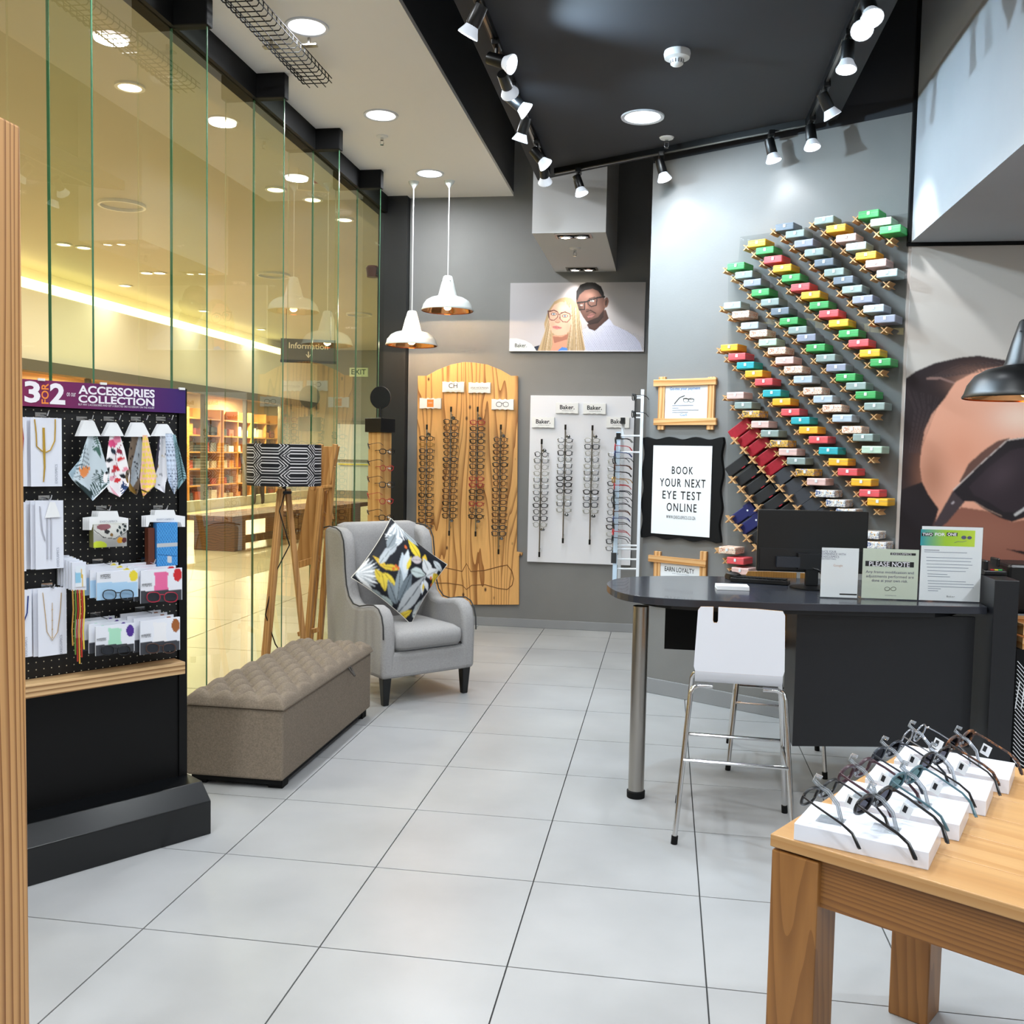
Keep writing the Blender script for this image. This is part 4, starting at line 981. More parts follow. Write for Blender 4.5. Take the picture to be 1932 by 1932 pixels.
for x0, y0, x1, y1, w_, cl, vn in [(-10, -50, -50, -24, 8, '#b7bec4', '#6c747a'), (-38, 0, -60, -32, 5, '#e0b93a', '#8f7420'), (-45, -8, -10, 0, 6, '#d9bb3c', '#8f7420'), (-62, -4, -42, 34, 8, '#dcc23e', '#8f7420'), (-50, 6, -45, 40, 7, '#e6cc4a', '#8f7420'), (-46, 4, -22, 40, 7, '#e8cf48', '#8f7420'),
                               (-8, 24, -2, -34, 10, '#c8d4dc', None), (-4, 10, 12, -40, 8, '#dde4e8', None), (2, 2, 16, -24, 4, '#efd84a', None), (36, -20, 18, -60, 9, '#e9cf3f', '#9c8426'), (44, -10, 52, -28, 6, '#e4bd34', None), (40, -16, 12, -18, 8, '#c9bfc2', '#8a8488'), (56, 14, 44, -20, 12, '#d9dcde', '#8f9498'), (10, 4, 44, 14, 10, '#c3d0cf', '#7d8988'), (46, 16, 80, 4, 10, '#e3e5e6', '#9a9ea2'),
                               (-22, 66, -40, 18, 9, '#7f8b93', '#3f474d'), (-22, 60, -12, -4, 9, '#8f9ba2', '#3f474d'), (-18, 62, 12, 8, 10, '#6f7b83', '#3b4248'), (-28, 82, -66, 40, 12, '#b9c8c6', '#75817f'), (-20, 84, 46, 14, 15, '#aeb2b5', '#5d6266'), (10, 92, 66, 56, 14, '#a9afb0', '#62686a'), (36, 26, 34, 52, 5, '#dfe6ee', None), (40, 24, 52, 46, 5, '#e4e9ee', None), (38, 30, 36, 46, 2.4, '#eecf45', None),
                               (66, 10, 74, 56, 7, '#e7c93c', '#94791f'), (68, 10, 96, 40, 6, '#e2bc38', '#94791f'), (78, 30, 74, 74, 8, '#d6bd45', '#8d7722'), (-70, 62, -36, 92, 8, '#cdae34', '#7d681c'), (-24, 96, 10, 80, 7, '#d8bb3d', '#83701f'), (10, 88, 60, 96, 13, '#c7ccca', '#6d7371'), (-78, 34, -44, 60, 9, '#9aa5a8', '#5d6668'), (-60, 78, -84, 40, 8, '#aeb7b8', '#5d6668'), (14, -78, 40, -46, 8, '#aab3b8', '#5d6668'), (-30, -44, -6, -74, 8, '#8d979d', '#4a5358'), (70, -14, 92, 8, 7, '#c9d0d4', '#7b8388'), (-52, -14, -26, -40, 7, '#c0c7cb', '#70787c'), (30, 74, 84, 30, 8, '#c2c7c9', '#6c7274'), (-60, 84, -34, 104, 7, '#e0b93a', '#8f7420')]:
    pr.leaf(x0, y0, x1, y1, w_, cl, 1, vn)
for x, y in [(-26, -2), (-20, -6), (-16, -2), (58, 20), (60, 34), (62, 44), (8, -44)]: pr.ell(x, y, 2.6, 3.6, '#d8692f')
cu = thing('cushion', 'square dark cushion printed with yellow and grey leaves on the armchair', 'cushion', (-1.612, 5.98, .452), math.radians(43))
til = math.radians(-17)
def cpos(side):
    y_ = -side * th; z_ = DZ + .352
    return np.stack([DX, y_ * math.cos(til) - z_ * math.sin(til), y_ * math.sin(til) + z_ * math.cos(til)], -1)
grid_print('cushion_front', cpos(1), soften(pr.c), m_print, cu)
grid_print('cushion_back', cpos(-1), pr.c * .0 + np.array(lin('#1a1b20')), m_print, cu)
rim = cpos(0); ring = [rim[0, i] for i in range(0, n, 4)] + [rim[i, -1] for i in range(0, n, 4)] + [rim[-1, n - 1 - i] for i in range(0, n, 4)] + [rim[n - 1 - i, 0] for i in range(0, n, 4)]
MB().tube(ring, .003, 5, closed=True).build('piping', pmat('cream_piping', '#d9d6cc', .8), cu)

# ------------------------------------------------------------------ tripod floor lamp
m_oak = woodmat('lamp_oak', '#c6935a', '#a4733c', 'z', 16, 2, .06, .45)
LX, LY = -2.235, 5.45
lp = thing('tripod_floor_lamp', 'tripod floor lamp with black and white geometric drum shade', 'floor lamp', (LX, LY, 0))
for k, (fx, fy) in enumerate([(-.05, -.235), (.135, .10), (-.2, .16)]):
    MB().beam((fx * .12, fy * .12, 1.33), (fx, fy, 0), .038, .03, (fy, -fx, 0)).build('leg', m_oak, lp, bevel=.003)
MB().lathe([(0, 1.30), (.045, 1.30), (.045, 1.315), (.012, 1.32), (.012, 1.40), (.022, 1.40), (.022, 1.46), (0, 1.46)], 14).build('lamp_holder', m_black, lp, smooth=True)
for k in range(3):
    a = 2.1 * k; MB().cyl((.01 * math.cos(a), .01 * math.sin(a), 1.42), (.213 * math.cos(a), .213 * math.sin(a), 1.36), .003, 5).build('shade_spoke', m_black, lp)
na, nh = 420, 84; R_ = .216; TH, ZZ = np.meshgrid(np.linspace(0, 2 * math.pi, na), np.linspace(1.594, 1.35, nh))
sx, sz = TH * R_, ZZ - 1.47
LX_, PZ, ST = 2 * math.pi * R_ / 4, .113, .0565 / 3.5
best = np.full(sx.shape, 9.0)
for i in range(-1, 6):
    for j in range(-3, 4):
        dx, dz = np.abs(sx - (i + .5 * (j % 2)) * LX_), np.abs(sz - j * PZ / 2)
        best = np.minimum(best, np.maximum(dz, (dx - .052) / 1.17 + dz))
stripe = ((best / ST) % 1) < .7
cs = np.where(stripe[..., None], np.array(lin('#141419')), np.array(lin('#e6e2e2')))
grid_print('lamp_shade', np.stack([R_ * np.cos(TH), R_ * np.sin(TH), ZZ], -1), cs, m_print, lp)
MB().tube([(.02, -.02, 1.33), (.0, -.07, 1.2), (.06, -.06, 1.0), (-.02, -.1, .82), (-.04, -.17, .6), (.0, -.12, .42), (.1, -.02, .2), (.13, .09, .02)], .004, 6).build('cable', m_black, lp, smooth=True)

# ------------------------------------------------------------------ easel seen from behind
m_ew = woodmat('easel_wood', '#cc9656', '#b07c40', 'z', 14, 2.5, .06, .5)
EY = 6.2
ea = thing('wooden_easel', 'wooden artist easel seen from behind with a board on it', 'easel', (-2.3, EY, 0))
def E3(px, py, dy=0.0):
    p = ony(px, py, EY + dy); return (p[0] + 2.3, p[1] - EY, p[2])
def eb(p, q, w, d, name='strut', dy=0.0, dy2=None):
    MB().beam(E3(*p, dy), E3(*q, dy if dy2 is None else dy2), w, d, (1, 0, 0)).build(name, m_ew, ea, bevel=.003)
eb((606, 920), (567, 1345), .034, .04, 'leg', -.02, -.2)
eb((628, 880), (594, 1335), .034, .04, 'leg', .02, .12)
eb((613, 925), (575, 1345), .022, .03, 'rear_leg', .06, .28)
eb((606, 838), (590, 925), .03, .03, 'mast_rail', .0); eb((633, 838), (618, 925), .03, .03, 'mast_rail', .0)
eb((599, 920), (626, 917), .02, .05, 'cross_bar'); eb((563, 1196), (600, 1188), .03, .035, 'cross_bar', -.1)
eb((598, 952), (625, 985), .02, .02, 'support_stay', .08); eb((616, 928), (627, 980), .02, .02, 'support_stay', .1)
eb((556, 1068), (602, 1054), .045, .05, 'canvas_rest', .03)
q0, q1, q2, q3 = E3(596, 842, .07), E3(640, 842, .07), E3(598, 1056, .16), E3(556, 1066, .16)
bd = MB(); bd.hexa([q3, q2, (q2[0], q2[1] + .02, q2[2]), (q3[0], q3[1] + .02, q3[2]), q0, q1, (q1[0], q1[1] + .02, q1[2]), (q0[0], q0[1] + .02, q0[2])]).build('display_board', woodmat('board_ply', '#c99659', '#b07c40', 'z', 6, 2, .06), ea, bevel=.003)

# ------------------------------------------------------------------ square post display by the shopfront
m_postw = woodmat('post_pine', '#d8a765', '#c08a4a', 'z', 8, 3, .05, .5, knots=5, dirn='DIAGONAL')
PXc, PYc = -2.245, 7.42
po = thing('post_display', 'square pine post display with black cap box beside the shopfront', 'display post', (PXc, PYc, 0), math.radians(-25))
MB().box(-.065, .065, -.065, .065, .05, 1.71).build('post', m_postw, po, bevel=.003)
MB().box(-.085, .085, -.085, .085, 1.71, 1.82).build('cap_box', m_black, po, bevel=.003)
MB().box(-.16, .16, -.16, .16, 0, .05).build('foot_plate', m_black, po)
for k in range(6):
    z = 1.60 - k * .13
    MB().cyl((.065, .02, z - .04), (.095, .02, z - .045), .006, 6).build('peg', m_plastic, po)
mi = thing('mirror_disc', 'round black backed hand mirror standing on the post cap', 'mirror', (PXc, PYc, 1.82))
MB().prism([(.085 * math.cos(a), .165 + .09 * math.sin(a)) for a in np.linspace(0, 2 * math.pi, 32)[:-1]], -.008, .008).build('disc', m_black, mi, bevel=.003)
MB().lathe([(.03, 0), (.03, .006), (.01, .012), (.01, .09)], 12).build('stem', m_black, mi)
# ================================================================== spectacles
def rim_pts(cx, w, h, e, n=18, tilt=0.0):
    out = []
    for k in range(n):
        a = 2 * math.pi * k / n; c, s = math.cos(a), math.sin(a)
        out.append((cx + w * math.copysign(abs(c) ** e, c), 0, h * math.copysign(abs(s) ** e, s) + (tilt * c * h if cx > 0 else -tilt * c * h)))
    return out
STY = [(.0265, .0185, .75, .003), (.026, .021, .62, .0028), (.024, .022, 1.0, .0022), (.027, .0195, .85, .0038)]
def spec_parts(k, fine=1, tl=.125, r=None):
    """front (rims and bridge), temples, lenses as separate builders; front faces -y, temples run to +y"""
    w, h, e, rr = STY[k]; rr = r or rr; n = 14 if fine == 1 else 28; ns = 4 if fine == 1 else 8
    F_, T_, L_ = MB(), [], []
    for s in (-1, 1):
        p = rim_pts(s * (w + .009), w, h, e, n, .06); F_.tube(p, rr, ns, closed=True); L_.append(p)
        x = s * (2 * w + .009)
        F_.tube([(x - s * .002, 0, h * .45), (x + s * .006, .004, h * .5)], rr * 1.1, ns)
        T_.append([(x + s * .006, .004, h * .5), (x + s * .008, .03, h * .5), (x + s * .005, tl * .68, h * .42), (x + s * .001, tl * .85, h * .1), (x - s * .002, tl, -h * .9)])
    F_.tube([(-.0105, 0, h * .25), (-.004, -.002, h * .5), (.004, -.002, h * .5), (.0105, 0, h * .25)], rr * .9, ns)
    return F_, T_, L_, rr
SPEC, SPECL = [], []
for k in range(8):
    k, tlen = k % 4, (.05, .11)[k // 4]
    F_, T_, L_, rr = spec_parts(k, 1, tlen, [.004, .0038, .0032, .0048][k])
    for p in T_: F_.tube(p, rr * .75, 4)
    (SPEC if tlen < .1 else SPECL).append(F_.mesh('spectacles', True))
SCOL = [('black', pmat('frame_black', '#141416', .3)), ('dark brown', pmat('frame_tortoise', '#4b2b1c', .3)), ('gold', pmat('frame_gold', '#b58b4a', .3, .8)), ('gunmetal', pmat('frame_gunmetal', '#3c4047', .3, .7)),
        ('clear grey', pmat('frame_clear', '#a9a9a4', .2)), ('red', pmat('frame_red', '#a3242c', .3)), ('navy', pmat('frame_navy', '#22305e', .3)), ('silver', pmat('frame_silver', '#9a9da3', .25, .9))]
def spectacle(k, ci, loc, rotz, label, group, rx=0.0, sc=1.0):
    o = inst((SPECL if 'rack' in group or 'post' in group else SPEC)[k], 'spectacles', None, loc, (rx, 0, rotz), SCOL[ci][1], (sc, sc, sc))
    return tag(o, label, 'spectacles', group)

# ================================================================== back wall boards
m_bwood = woodmat('board_pine', '#efb56c', '#9a6028', 'z', 6.5, 9, .10, .5, knots=8.5, knotcol='#4c2a12', sharp=(.6, .99))
m_carve = pmat('carved_line', '#7a4f22', .7)
def UV(px, py, off=0.0, fr=FB): return fr.uv(px, py, off)
bo = on_frame(FB, 'frame_display_board', 'tall arched pine board with four rods of spectacles on the back wall', 'display board')
OFB = -.03
out = [UV(784, 1141, OFB), UV(979, 1141, OFB), UV(979, 1049, OFB), UV(985, 1048, OFB), UV(986, 1043, OFB), UV(975, 1041, OFB), UV(977, 709, OFB), UV(964, 709, OFB), UV(945, 698, OFB), UV(920, 688, OFB), UV(895, 684, OFB), UV(875, 683, OFB), UV(850, 688, OFB), UV(825, 698, OFB), UV(805, 709, OFB), UV(788, 709, OFB)]
MB().prism(out, OFB, -.002, 'xz').build('board', m_bwood, bo, bevel=.003)
_c = lambda pts: [(UV(x, y, OFB)[0], OFB - .001, UV(x, y, OFB)[1]) for x, y in pts]
MB().tube(_c([(800, 1062), (825, 1068), (850, 1073), (872, 1078), (880, 1063), (888, 1078), (915, 1076), (945, 1068), (957, 1066), (966, 1078), (969, 1092), (966, 1104), (957, 1112), (940, 1110), (915, 1103), (890, 1104), (880, 1112), (872, 1104), (845, 1100), (820, 1100)]), .004, 5).build('carved_outline', m_carve, bo)
m_whiteb = pmat('white_board', '#e4e4e8', .4)
wb = on_frame(FB, 'white_display_board', 'white board with four rods of spectacles on the back wall', 'display board')
q = [UV(995.5, 1060, OFB), UV(1190, 1066.5, OFB), UV(1197, 747, OFB), UV(1000, 747, OFB)]
u0, u1, z0, z1 = (q[0][0] + q[3][0]) / 2, (q[1][0] + q[2][0]) / 2, (q[0][1] + q[1][1]) / 2, (q[2][1] + q[3][1]) / 2
MB().box(u0, u1, OFB, -.002, z0, z1).build('board', m_whiteb, wb, bevel=.002)
m_knob = pmat('knob_chrome', '#8a8d90', .15, 1)
def rodset(parent, boardname, idx, xt, yt, xb, yb, g0, g1, n, colors, s=.2588, ox=770, oy=660):
    ro = -.085
    a = UV(ox + xt * s, oy + yt * s, ro); b = UV(ox + xb * s, oy + yb * s, ro); u = (a[0] + b[0]) / 2
    MB().cyl((u, ro, a[1]), (u, ro, b[1]), .006, 8).build('rod', m_steel, parent, smooth=True)
    for z, d in ((a[1], -1), (b[1], 1)):
        MB().cyl((u, ro, z), (u, ro, z + d * .045), .009, 8).build('rod_cap', m_black, parent)
        MB().cyl((u, OFB, z + d * .07), (u, ro, z + d * .07), .005, 6).build('standoff', m_steel, parent)
    for yy in (g0 - 28, g1 + 32):
        _, z = UV(ox + xt * s, oy + yy * s, ro)
        MB().lathe([(0, -.012), (.014, -.012), (.02, -.004), (.02, .004), (.01, .014), (0, .014)], 14, (u + .030, ro - .045, z)).build('lock_knob', m_knob, parent, smooth=True)
    rs = random.Random(idx * 7 + n)
    for k in range(n):
        y = g0 + (g1 - g0) * k / (n - 1); _, z = UV(ox + xt * s, oy + y * s, ro)
        ci = rs.choice(colors); st = rs.choice([0, 0, 1, 1, 2, 3])
        spectacle(st, ci, (u, YB + ro - .012, z), rs.uniform(-.05, .05), '%s spectacles, %s from the top on the %s rod of the %s' % (SCOL[ci][0], ORD[k + 1], ORD[idx], boardname), 'spectacles on the ' + boardname)
WC = [0, 0, 0, 1, 1, 3, 3, 2, 0]
rodset(bo, 'pine board', 1, 135, 545, 125, 1470, 645, 1290, 15, WC)
rodset(bo, 'pine board', 2, 312, 415, 300, 1355, 525, 1210, 16, WC)
rodset(bo, 'pine board', 3, 507, 415, 492, 1360, 530, 1215, 16, WC + [5])
rodset(bo, 'pine board', 4, 675, 545, 660, 1490, 655, 1340, 16, WC)
BC = [0, 0, 4, 7, 4, 7, 3]
rodset(wb, 'white board', 1, 972, 650, 958, 1510, 762, 1275, 12, BC + [5])
rodset(wb, 'white board', 2, 1145, 545, 1130, 1410, 660, 1168, 12, BC)
rodset(wb, 'white board', 3, 1342, 550, 1325, 1420, 660, 1178, 12, BC)
rodset(wb, 'white board', 4, 1512, 650, 1498, 1500, 765, 1450, 14, BC)
def plaque(cx, cy, words, label, kind='Baker'):
    u, z = UV(cx, cy, OFB - .02); t = on_frame(FB, 'sign_plaque', label, 'sign', u, OFB - .02, z, 'brand plaques')
    W_, H_ = .094, .05; pts = []
    for k in range(48):
        a = 2 * math.pi * (k + .5) / 48; c, s = math.cos(a), math.sin(a); m_ = max(abs(c) / W_, abs(s) / H_); x, y = c / m_, s / m_
        wv = .008 * math.cos(x / W_ * math.pi * 2) if abs(y) > H_ * .98 else .007 * math.cos(y / H_ * math.pi * 2)
        pts.append((x + (math.copysign(wv, x) if abs(x) > W_ * .98 else 0), y - (math.copysign(-wv, y) if abs(y) > H_ * .98 else 0)))
    MB().prism(pts, -.003, .0185, 'xz').build('plate', m_plastic, t, bevel=.001)
    if kind == 'Baker':
        text('Baker.', .052, m_ink, t, (0, -.0035, .006), bold=.0012); text('contemporary eyewear', .011, m_ink, t, (.005, -.0035, -.023))
    elif kind == 'CH':
        text('CH', .062, m_ink, t, (0, -.0035, .008), track=.95); text('CAROLINA HERRERA', .013, pmat('pink_ink', '#b58a86', .6), t, (0, -.0035, -.034), track=1.15)
    elif kind == 'AH':
        text('ANA HICKMANN', .021, m_ink, t, (0, -.0035, -.002), shear=.3); MB().box(-.07, .07, -.004, -.003, -.016, -.0145).build('underline', m_ink, t)
    elif kind == 'square':
        MB().box(-.03, .03, -.0038, -.003, -.034, .034).build('orange_square', pmat('orange_square', '#dd8434', .5), t); text('GUESS', .013, m_paper, t, (0, -.0045, .004))
    else:
        b = MB()
        for s in (-1, 1): b.tube([(p[0], -.004, p[2]) for p in rim_pts(s * .031, .024, .02, .8, 18)], .0022, 5, closed=True)
        b.tube([(-.008, -.004, .008), (0, -.004, .011), (.008, -.004, .008)], .002, 5).build('spectacle_icon', m_ink, t)
plaque(812, 761, '', 'wavy white plaque with an orange square, left on the pine board', 'square')
plaque(855, 730, '', 'wavy white plaque lettered CH on the pine board', 'CH')
plaque(904.5, 731.5, '', 'wavy white plaque with thin slanted lettering on the pine board', 'AH')
plaque(948, 763, '', 'wavy white plaque with a spectacle icon on the pine board', 'icon')
for k, (x, y) in enumerate([(1024.7, 797), (1070, 770), (1121.5, 771), (1166, 797)]):
    plaque(x, y, '', 'wavy white Baker plaque above the %s rod of the white board' % ORD[k + 1])

# ------------------------------------------------------------------ poster of two people
po_ = on_frame(FB, 'wall_poster', 'wide poster of a blonde woman and a man in glasses on the back wall', 'poster')
PO = -.035
ua, za = UV(963, 535, PO); ub, zb = UV(1218.5, 531, PO); uc, zc = UV(962, 662.5, PO)
U, Z = np.meshgrid(np.linspace(ua, ub, 420), np.linspace((za + zb) / 2, zc, 218))
px_, py_ = frame_px(FB, U, PO, Z); pr = Print((px_ - 950) / .14493, (py_ - 520) / .14493, '#b7b3b5')
pr.ell(500, 900, 700, 350, '#c3c2cb', .7, soft=1); pr.ell(1000, 150, 900, 130, '#a39d9b', .5, soft=1)
# man
pr.poly([(1020, 720), (1110, 660), (1370, 560), (1400, 590), (1430, 640), (1600, 720), (1720, 800), (1780, 880), (1810, 990), (1000, 990)], '#c9cde2')
for i in range(34):
    for j in range(18):
        x, y = 1030 + i * 24 + (j % 2) * 12, 660 + j * 20
        if y > 640 + max(0, x - 1430) * .42 + max(0, 1130 - x) * .6: pr.ell(x, y, 4, 6, '#8b90ae')
pr.poly([(1085, 640), (1330, 440), (1370, 560), (1190, 720), (1110, 690)], '#4a342e')
pr.poly([(945, 290), (960, 180), (1020, 110), (1110, 85), (1210, 100), (1280, 160), (1310, 260), (1320, 420), (1300, 520), (1240, 590), (1120, 630), (1080, 600), (1030, 530), (985, 440), (945, 370)], '#5d423a')
pr.poly([(942, 300), (948, 200), (1000, 120), (1090, 84), (1190, 90), (1270, 140), (1305, 220), (1315, 300), (1280, 270), (1230, 200), (1160, 170), (1060, 190), (990, 250), (960, 330)], '#131113')
pr.ell(1130, 260, 70, 45, '#8a675b', .6, soft=1); pr.ell(1230, 440, 60, 70, '#7a5a50', .6, soft=1); pr.ell(985, 420, 40, 90, '#2e211f', .7, soft=1)
pr.ell(1335, 350, 32, 68, '#6e4f45', rot=8); pr.ell(1335, 355, 14, 40, '#41302a', rot=8)
pr.poly([(1080, 600), (1230, 540), (1310, 440), (1300, 540), (1230, 620), (1120, 640)], '#231a19', .85)
pr.line([(1080, 470), (1130, 450), (1200, 490)], 14, '#2a1d1b'); pr.poly([(1085, 520), (1140, 492), (1200, 500), (1150, 545), (1100, 550)], '#8c605c'); pr.line([(1088, 520), (1195, 502)], 6, '#2a1d1b')
pr.poly([(1060, 330), (1110, 420), (1130, 445), (1070, 450), (1055, 410)], '#6f5046'); pr.ell(1095, 445, 26, 14, '#4d3630')
for pts in ([(945, 365), (1060, 340), (1055, 440), (985, 445), (950, 400)], [(1100, 320), (1215, 290), (1210, 385), (1140, 405), (1100, 370)]): pr.line(pts + [pts[0]], 13, '#120f10')
pr.line([(945, 355), (1080, 340), (1220, 288), (1315, 275)], 20, '#120f10'); pr.ell(1155, 330, 22, 10, '#d8d3cf'); pr.ell(1150, 330, 9, 10, '#1a1413'); pr.ell(1015, 385, 18, 9, '#a49a95'); pr.line([(1115, 300), (1190, 280)], 10, '#171112')
# woman
pr.poly([(400, 990), (470, 920), (540, 720), (530, 620), (580, 460), (660, 340), (740, 295), (810, 282), (880, 290), (950, 350), (980, 450), (1000, 560), (1030, 760), (1060, 950), (1050, 990)], '#b59a74')
for i in range(30):
    x = 470 + i * 20; t0 = (i % 5) * .1
    pr.line([(620 + i * 13, 330 + abs(i - 14) * 9), (x * .55 + 360 + (-60 if i < 12 else 60), 650), (x + (i % 3) * 10, 985)], 7, ['#cfc2a8', '#857259', '#bfae93', '#675a48', '#ddd3c0'][i % 5], .75)
pr.poly([(640, 780), (840, 760), (820, 930), (830, 990), (610, 990), (640, 900)], '#d99a80'); pr.poly([(640, 790), (760, 800), (850, 750), (830, 830), (660, 880)], '#8a5546', .7)
pr.poly([(600, 470), (660, 380), (740, 340), (800, 345), (860, 420), (885, 520), (880, 620), (850, 730), (780, 775), (700, 780), (630, 740), (600, 650), (590, 560)], '#e7b49c')
pr.ell(760, 430, 60, 50, '#f2cdb8', .8, soft=1); pr.ell(640, 640, 40, 80, '#d59a82', .6, soft=1); pr.ell(840, 660, 40, 80, '#e39f8a', .6, soft=1)
pr.poly([(700, 530), (730, 540), (740, 600), (710, 615), (670, 600)], '#d79f88'); pr.line([(672, 602), (705, 614), (735, 604)], 8, '#8f5c4e')
pr.poly([(635, 660), (690, 650), (760, 675), (740, 695), (690, 700), (645, 685)], '#c97f7c'); pr.line([(640, 668), (690, 672), (755, 680)], 5, '#7d4442')
for x, y in ((655, 500), (800, 525)): pr.ell(x, y, 42, 22, '#7b5a50', .8); pr.ell(x, y, 24, 12, '#dfe6ea'); pr.ell(x, y, 11, 11, '#5d7f95'); pr.ell(x, y, 5, 6, '#1a1a1d')
pr.line([(600, 470), (660, 450), (700, 470)], 12, '#6f4a38'); pr.line([(750, 485), (800, 475), (860, 495)], 12, '#6f4a38')
for pts in ([(585, 465), (650, 450), (710, 480), (705, 540), (660, 580), (610, 578), (590, 540)], [(735, 500), (800, 470), (865, 500), (870, 560), (830, 605), (770, 600), (735, 560)]): pr.line(pts + [pts[0]], 9, '#5a2c30')
pr.line([(705, 500), (735, 510)], 8, '#5a2c30'); pr.line([(580, 460), (592, 540)], 14, '#5a2c30')
pr.line([(870, 530), (890, 520)], 8, '#5a2c30')
pr.poly([(690, 990), (760, 930), (830, 940), (830, 990)], '#4a86d8'); pr.poly([(400, 925), (470, 905), (440, 990), (400, 990)], '#2b3346')
pr.poly([(80, 820), (180, 820), (280, 845), (360, 890), (410, 950), (440, 1000), (70, 1000)], '#dfe9e8')
pr.line([(75, 985), (1860, 975)], 8, '#e9e9ee')
pf = grid_print('printed_face', np.stack([U, 0 * U + PO, Z], -1), soften(pr.c), m_print, po_)
MB().box(U.min(), U.max(), PO + .001, -.004, Z.min(), Z.max()).build('panel', m_paper, po_)
ORG[pf.name] = (0, 0, 0)
fit_text(pf, FB, 'Baker.', PO - .001, 971.5, 994, 648, 655, m_ink, bold=.01); fit_text(pf, FB, 'contemporary eyewear', PO - .001, 974, 992, 655.5, 657.5, m_grey)

# ------------------------------------------------------------------ face mural behind the counter
mu = on_frame(FM, 'face_mural', 'huge wall mural of a tilted face wearing dark sunglasses', 'mural')
U, Z = np.meshgrid(np.concatenate([np.linspace(1.29, 2.1, 250), np.linspace(2.12, 3.1, 50)]), np.concatenate([np.linspace(2.735, .9, 520), np.linspace(.88, .12, 30)])); px_, py_ = frame_px(FM, U, -.004, Z)
pr = Print((px_ - 1680) / .2382, (py_ - 640) / .2382, '#cfc8c0')
pr.poly([(-200, 400), (95, 330), (200, 255), (350, 190), (550, 145), (700, 130), (900, 165), (1100, 215), (1500, 400), (1800, 800), (1900, 1600), (1700, 2600), (-200, 2600)], '#2e2426')
pr.poly([(880, 215), (1100, 260), (1450, 480), (1700, 900), (1750, 1600), (1600, 2600), (330, 2600), (300, 1700), (380, 1340), (300, 1230), (250, 1130), (232, 1000), (245, 860), (270, 720), (330, 590), (430, 470), (480, 390), (520, 335), (600, 295), (700, 240)], '#efae92')
pr.ell(1020, 620, 230, 150, '#fbdac6', .95, soft=1); pr.ell(700, 350, 200, 120, '#f3b396', .6, soft=1)
pr.ell(330, 1080, 150, 260, '#a76f55', .75, soft=1); pr.ell(560, 900, 160, 200, '#e39b7d', .6, soft=1)
pr.poly([(560, 1330), (760, 1360), (960, 1450), (1500, 1350), (1700, 2600), (330, 2600), (360, 1500)], '#8f5a4a'); pr.ell(800, 1550, 500, 200, '#a06a57', .6, soft=1)
pr.poly([(-200, 1300), (250, 1130), (300, 1230), (380, 1350), (330, 1480), (260, 1640), (200, 2600), (-200, 2600)], '#241c1f')
for k in range(16): pr.line([(100 + k * 20, 380 + k * 6), (180 + k * 12, 560), (140 + k * 6, 900)], 4, '#55474a' if k % 3 else '#2a2023', .5)
for k in range(14): pr.line([(300 + k * 10, 300), (520 + k * 26, 200 + k * 3), (880, 175 + k * 3)], 4, '#5a4b4a' if k % 2 else '#2d2426', .6)
pr.line([(290, 310), (400, 310), (500, 345)], 16, '#a5837a', .7)
pr.poly([(545, 1130), (620, 985), (740, 880), (850, 805), (945, 782), (860, 880), (700, 1020), (570, 1150)], '#4a3330', .9)
pr.poly([(335, 1480), (495, 1200), (590, 1285), (450, 1450), (400, 1490)], '#463a3d')
pr.poly([(495, 1200), (700, 1000), (930, 795), (1058, 778), (1300, 800), (1420, 950), (1300, 1250), (1100, 1400), (960, 1447), (860, 1410), (740, 1345), (660, 1285), (575, 1285)], '#231c20')
pr.poly([(620, 1170), (760, 1030), (950, 880), (1100, 850), (1300, 880), (1330, 1000), (1200, 1250), (1000, 1370), (900, 1370), (780, 1290), (660, 1235)], '#33282e')
pr.ell(880, 1080, 170, 110, '#4b3d44', .8, rot=-40, soft=1); pr.line([(500, 1195), (700, 1000), (925, 800), (1058, 782)], 6, '#e9dcd6', .9); pr.line([(990, 1390), (1058, 1345), (1150, 1280)], 22, '#d9d6d4', .8); pr.line([(670, 1290), (760, 1345), (880, 1400)], 5, '#c9a793', .8)
pr.poly([(480, 1300), (500, 1280), (510, 1290), (490, 1310)], '#b9aeb0')
pr.poly([(905, 1660), (1058, 1680), (1300, 1700), (1300, 1760), (1058, 1705)], '#1a1214')
grid_print('printed_face', np.stack([U, 0 * U - .005, Z], -1), soften(pr.c, 2), m_print, mu)
MB().box(1.29, 3.1, -.004, -.001, .12, 2.735).build('panel', m_paper, mu)

# ================================================================== angled wall: frames, cases, acrylic sheet
m_fpine = woodmat('frame_pine', '#e8b67c', '#c0813f', 'x', 9, 3, .1, .55)
m_fpinev = woodmat('frame_pine_upright', '#e8b67c', '#c0813f', 'z', 9, 3, .1, .55)
def stick_frame(x0, x1, y0, y1, ix0, ix1, iy0, iy1, name, label):
    t = on_frame(FA, name, label, 'picture frame')
    P = lambda x, y: FA.uv(x, y, -.02)
    bw = 13
    for y in (iy0, iy1):
        (a, z), (b, _) = P(x0, y), P(x1, y); MB().box(a, b, -.03, -.008, z - .022, z + .022).build('rail', m_fpine, t, bevel=.003)
    for x in (ix0, ix1):
        (a, z0_), (_, z1_) = P(x, y1), P(x, y0); MB().box(a - .024, a + .024, -.022, 0, z0_, z1_).build('stile', m_fpinev, t, bevel=.003)
    (a, za_), (b, zb_) = P(ix0, iy0), P(ix1, iy1); MB().box(a, b, -.012, -.002, zb_, za_).build('paper', m_paper, t)
    return t
t = stick_frame(1234, 1352, 711, 811, 1246, 1339, 723, 796, 'framed_notice', 'pine stick frame with a pale payment notice, upper of the two')
m_blue = pmat('blue_ink', '#4f86c6', .6)
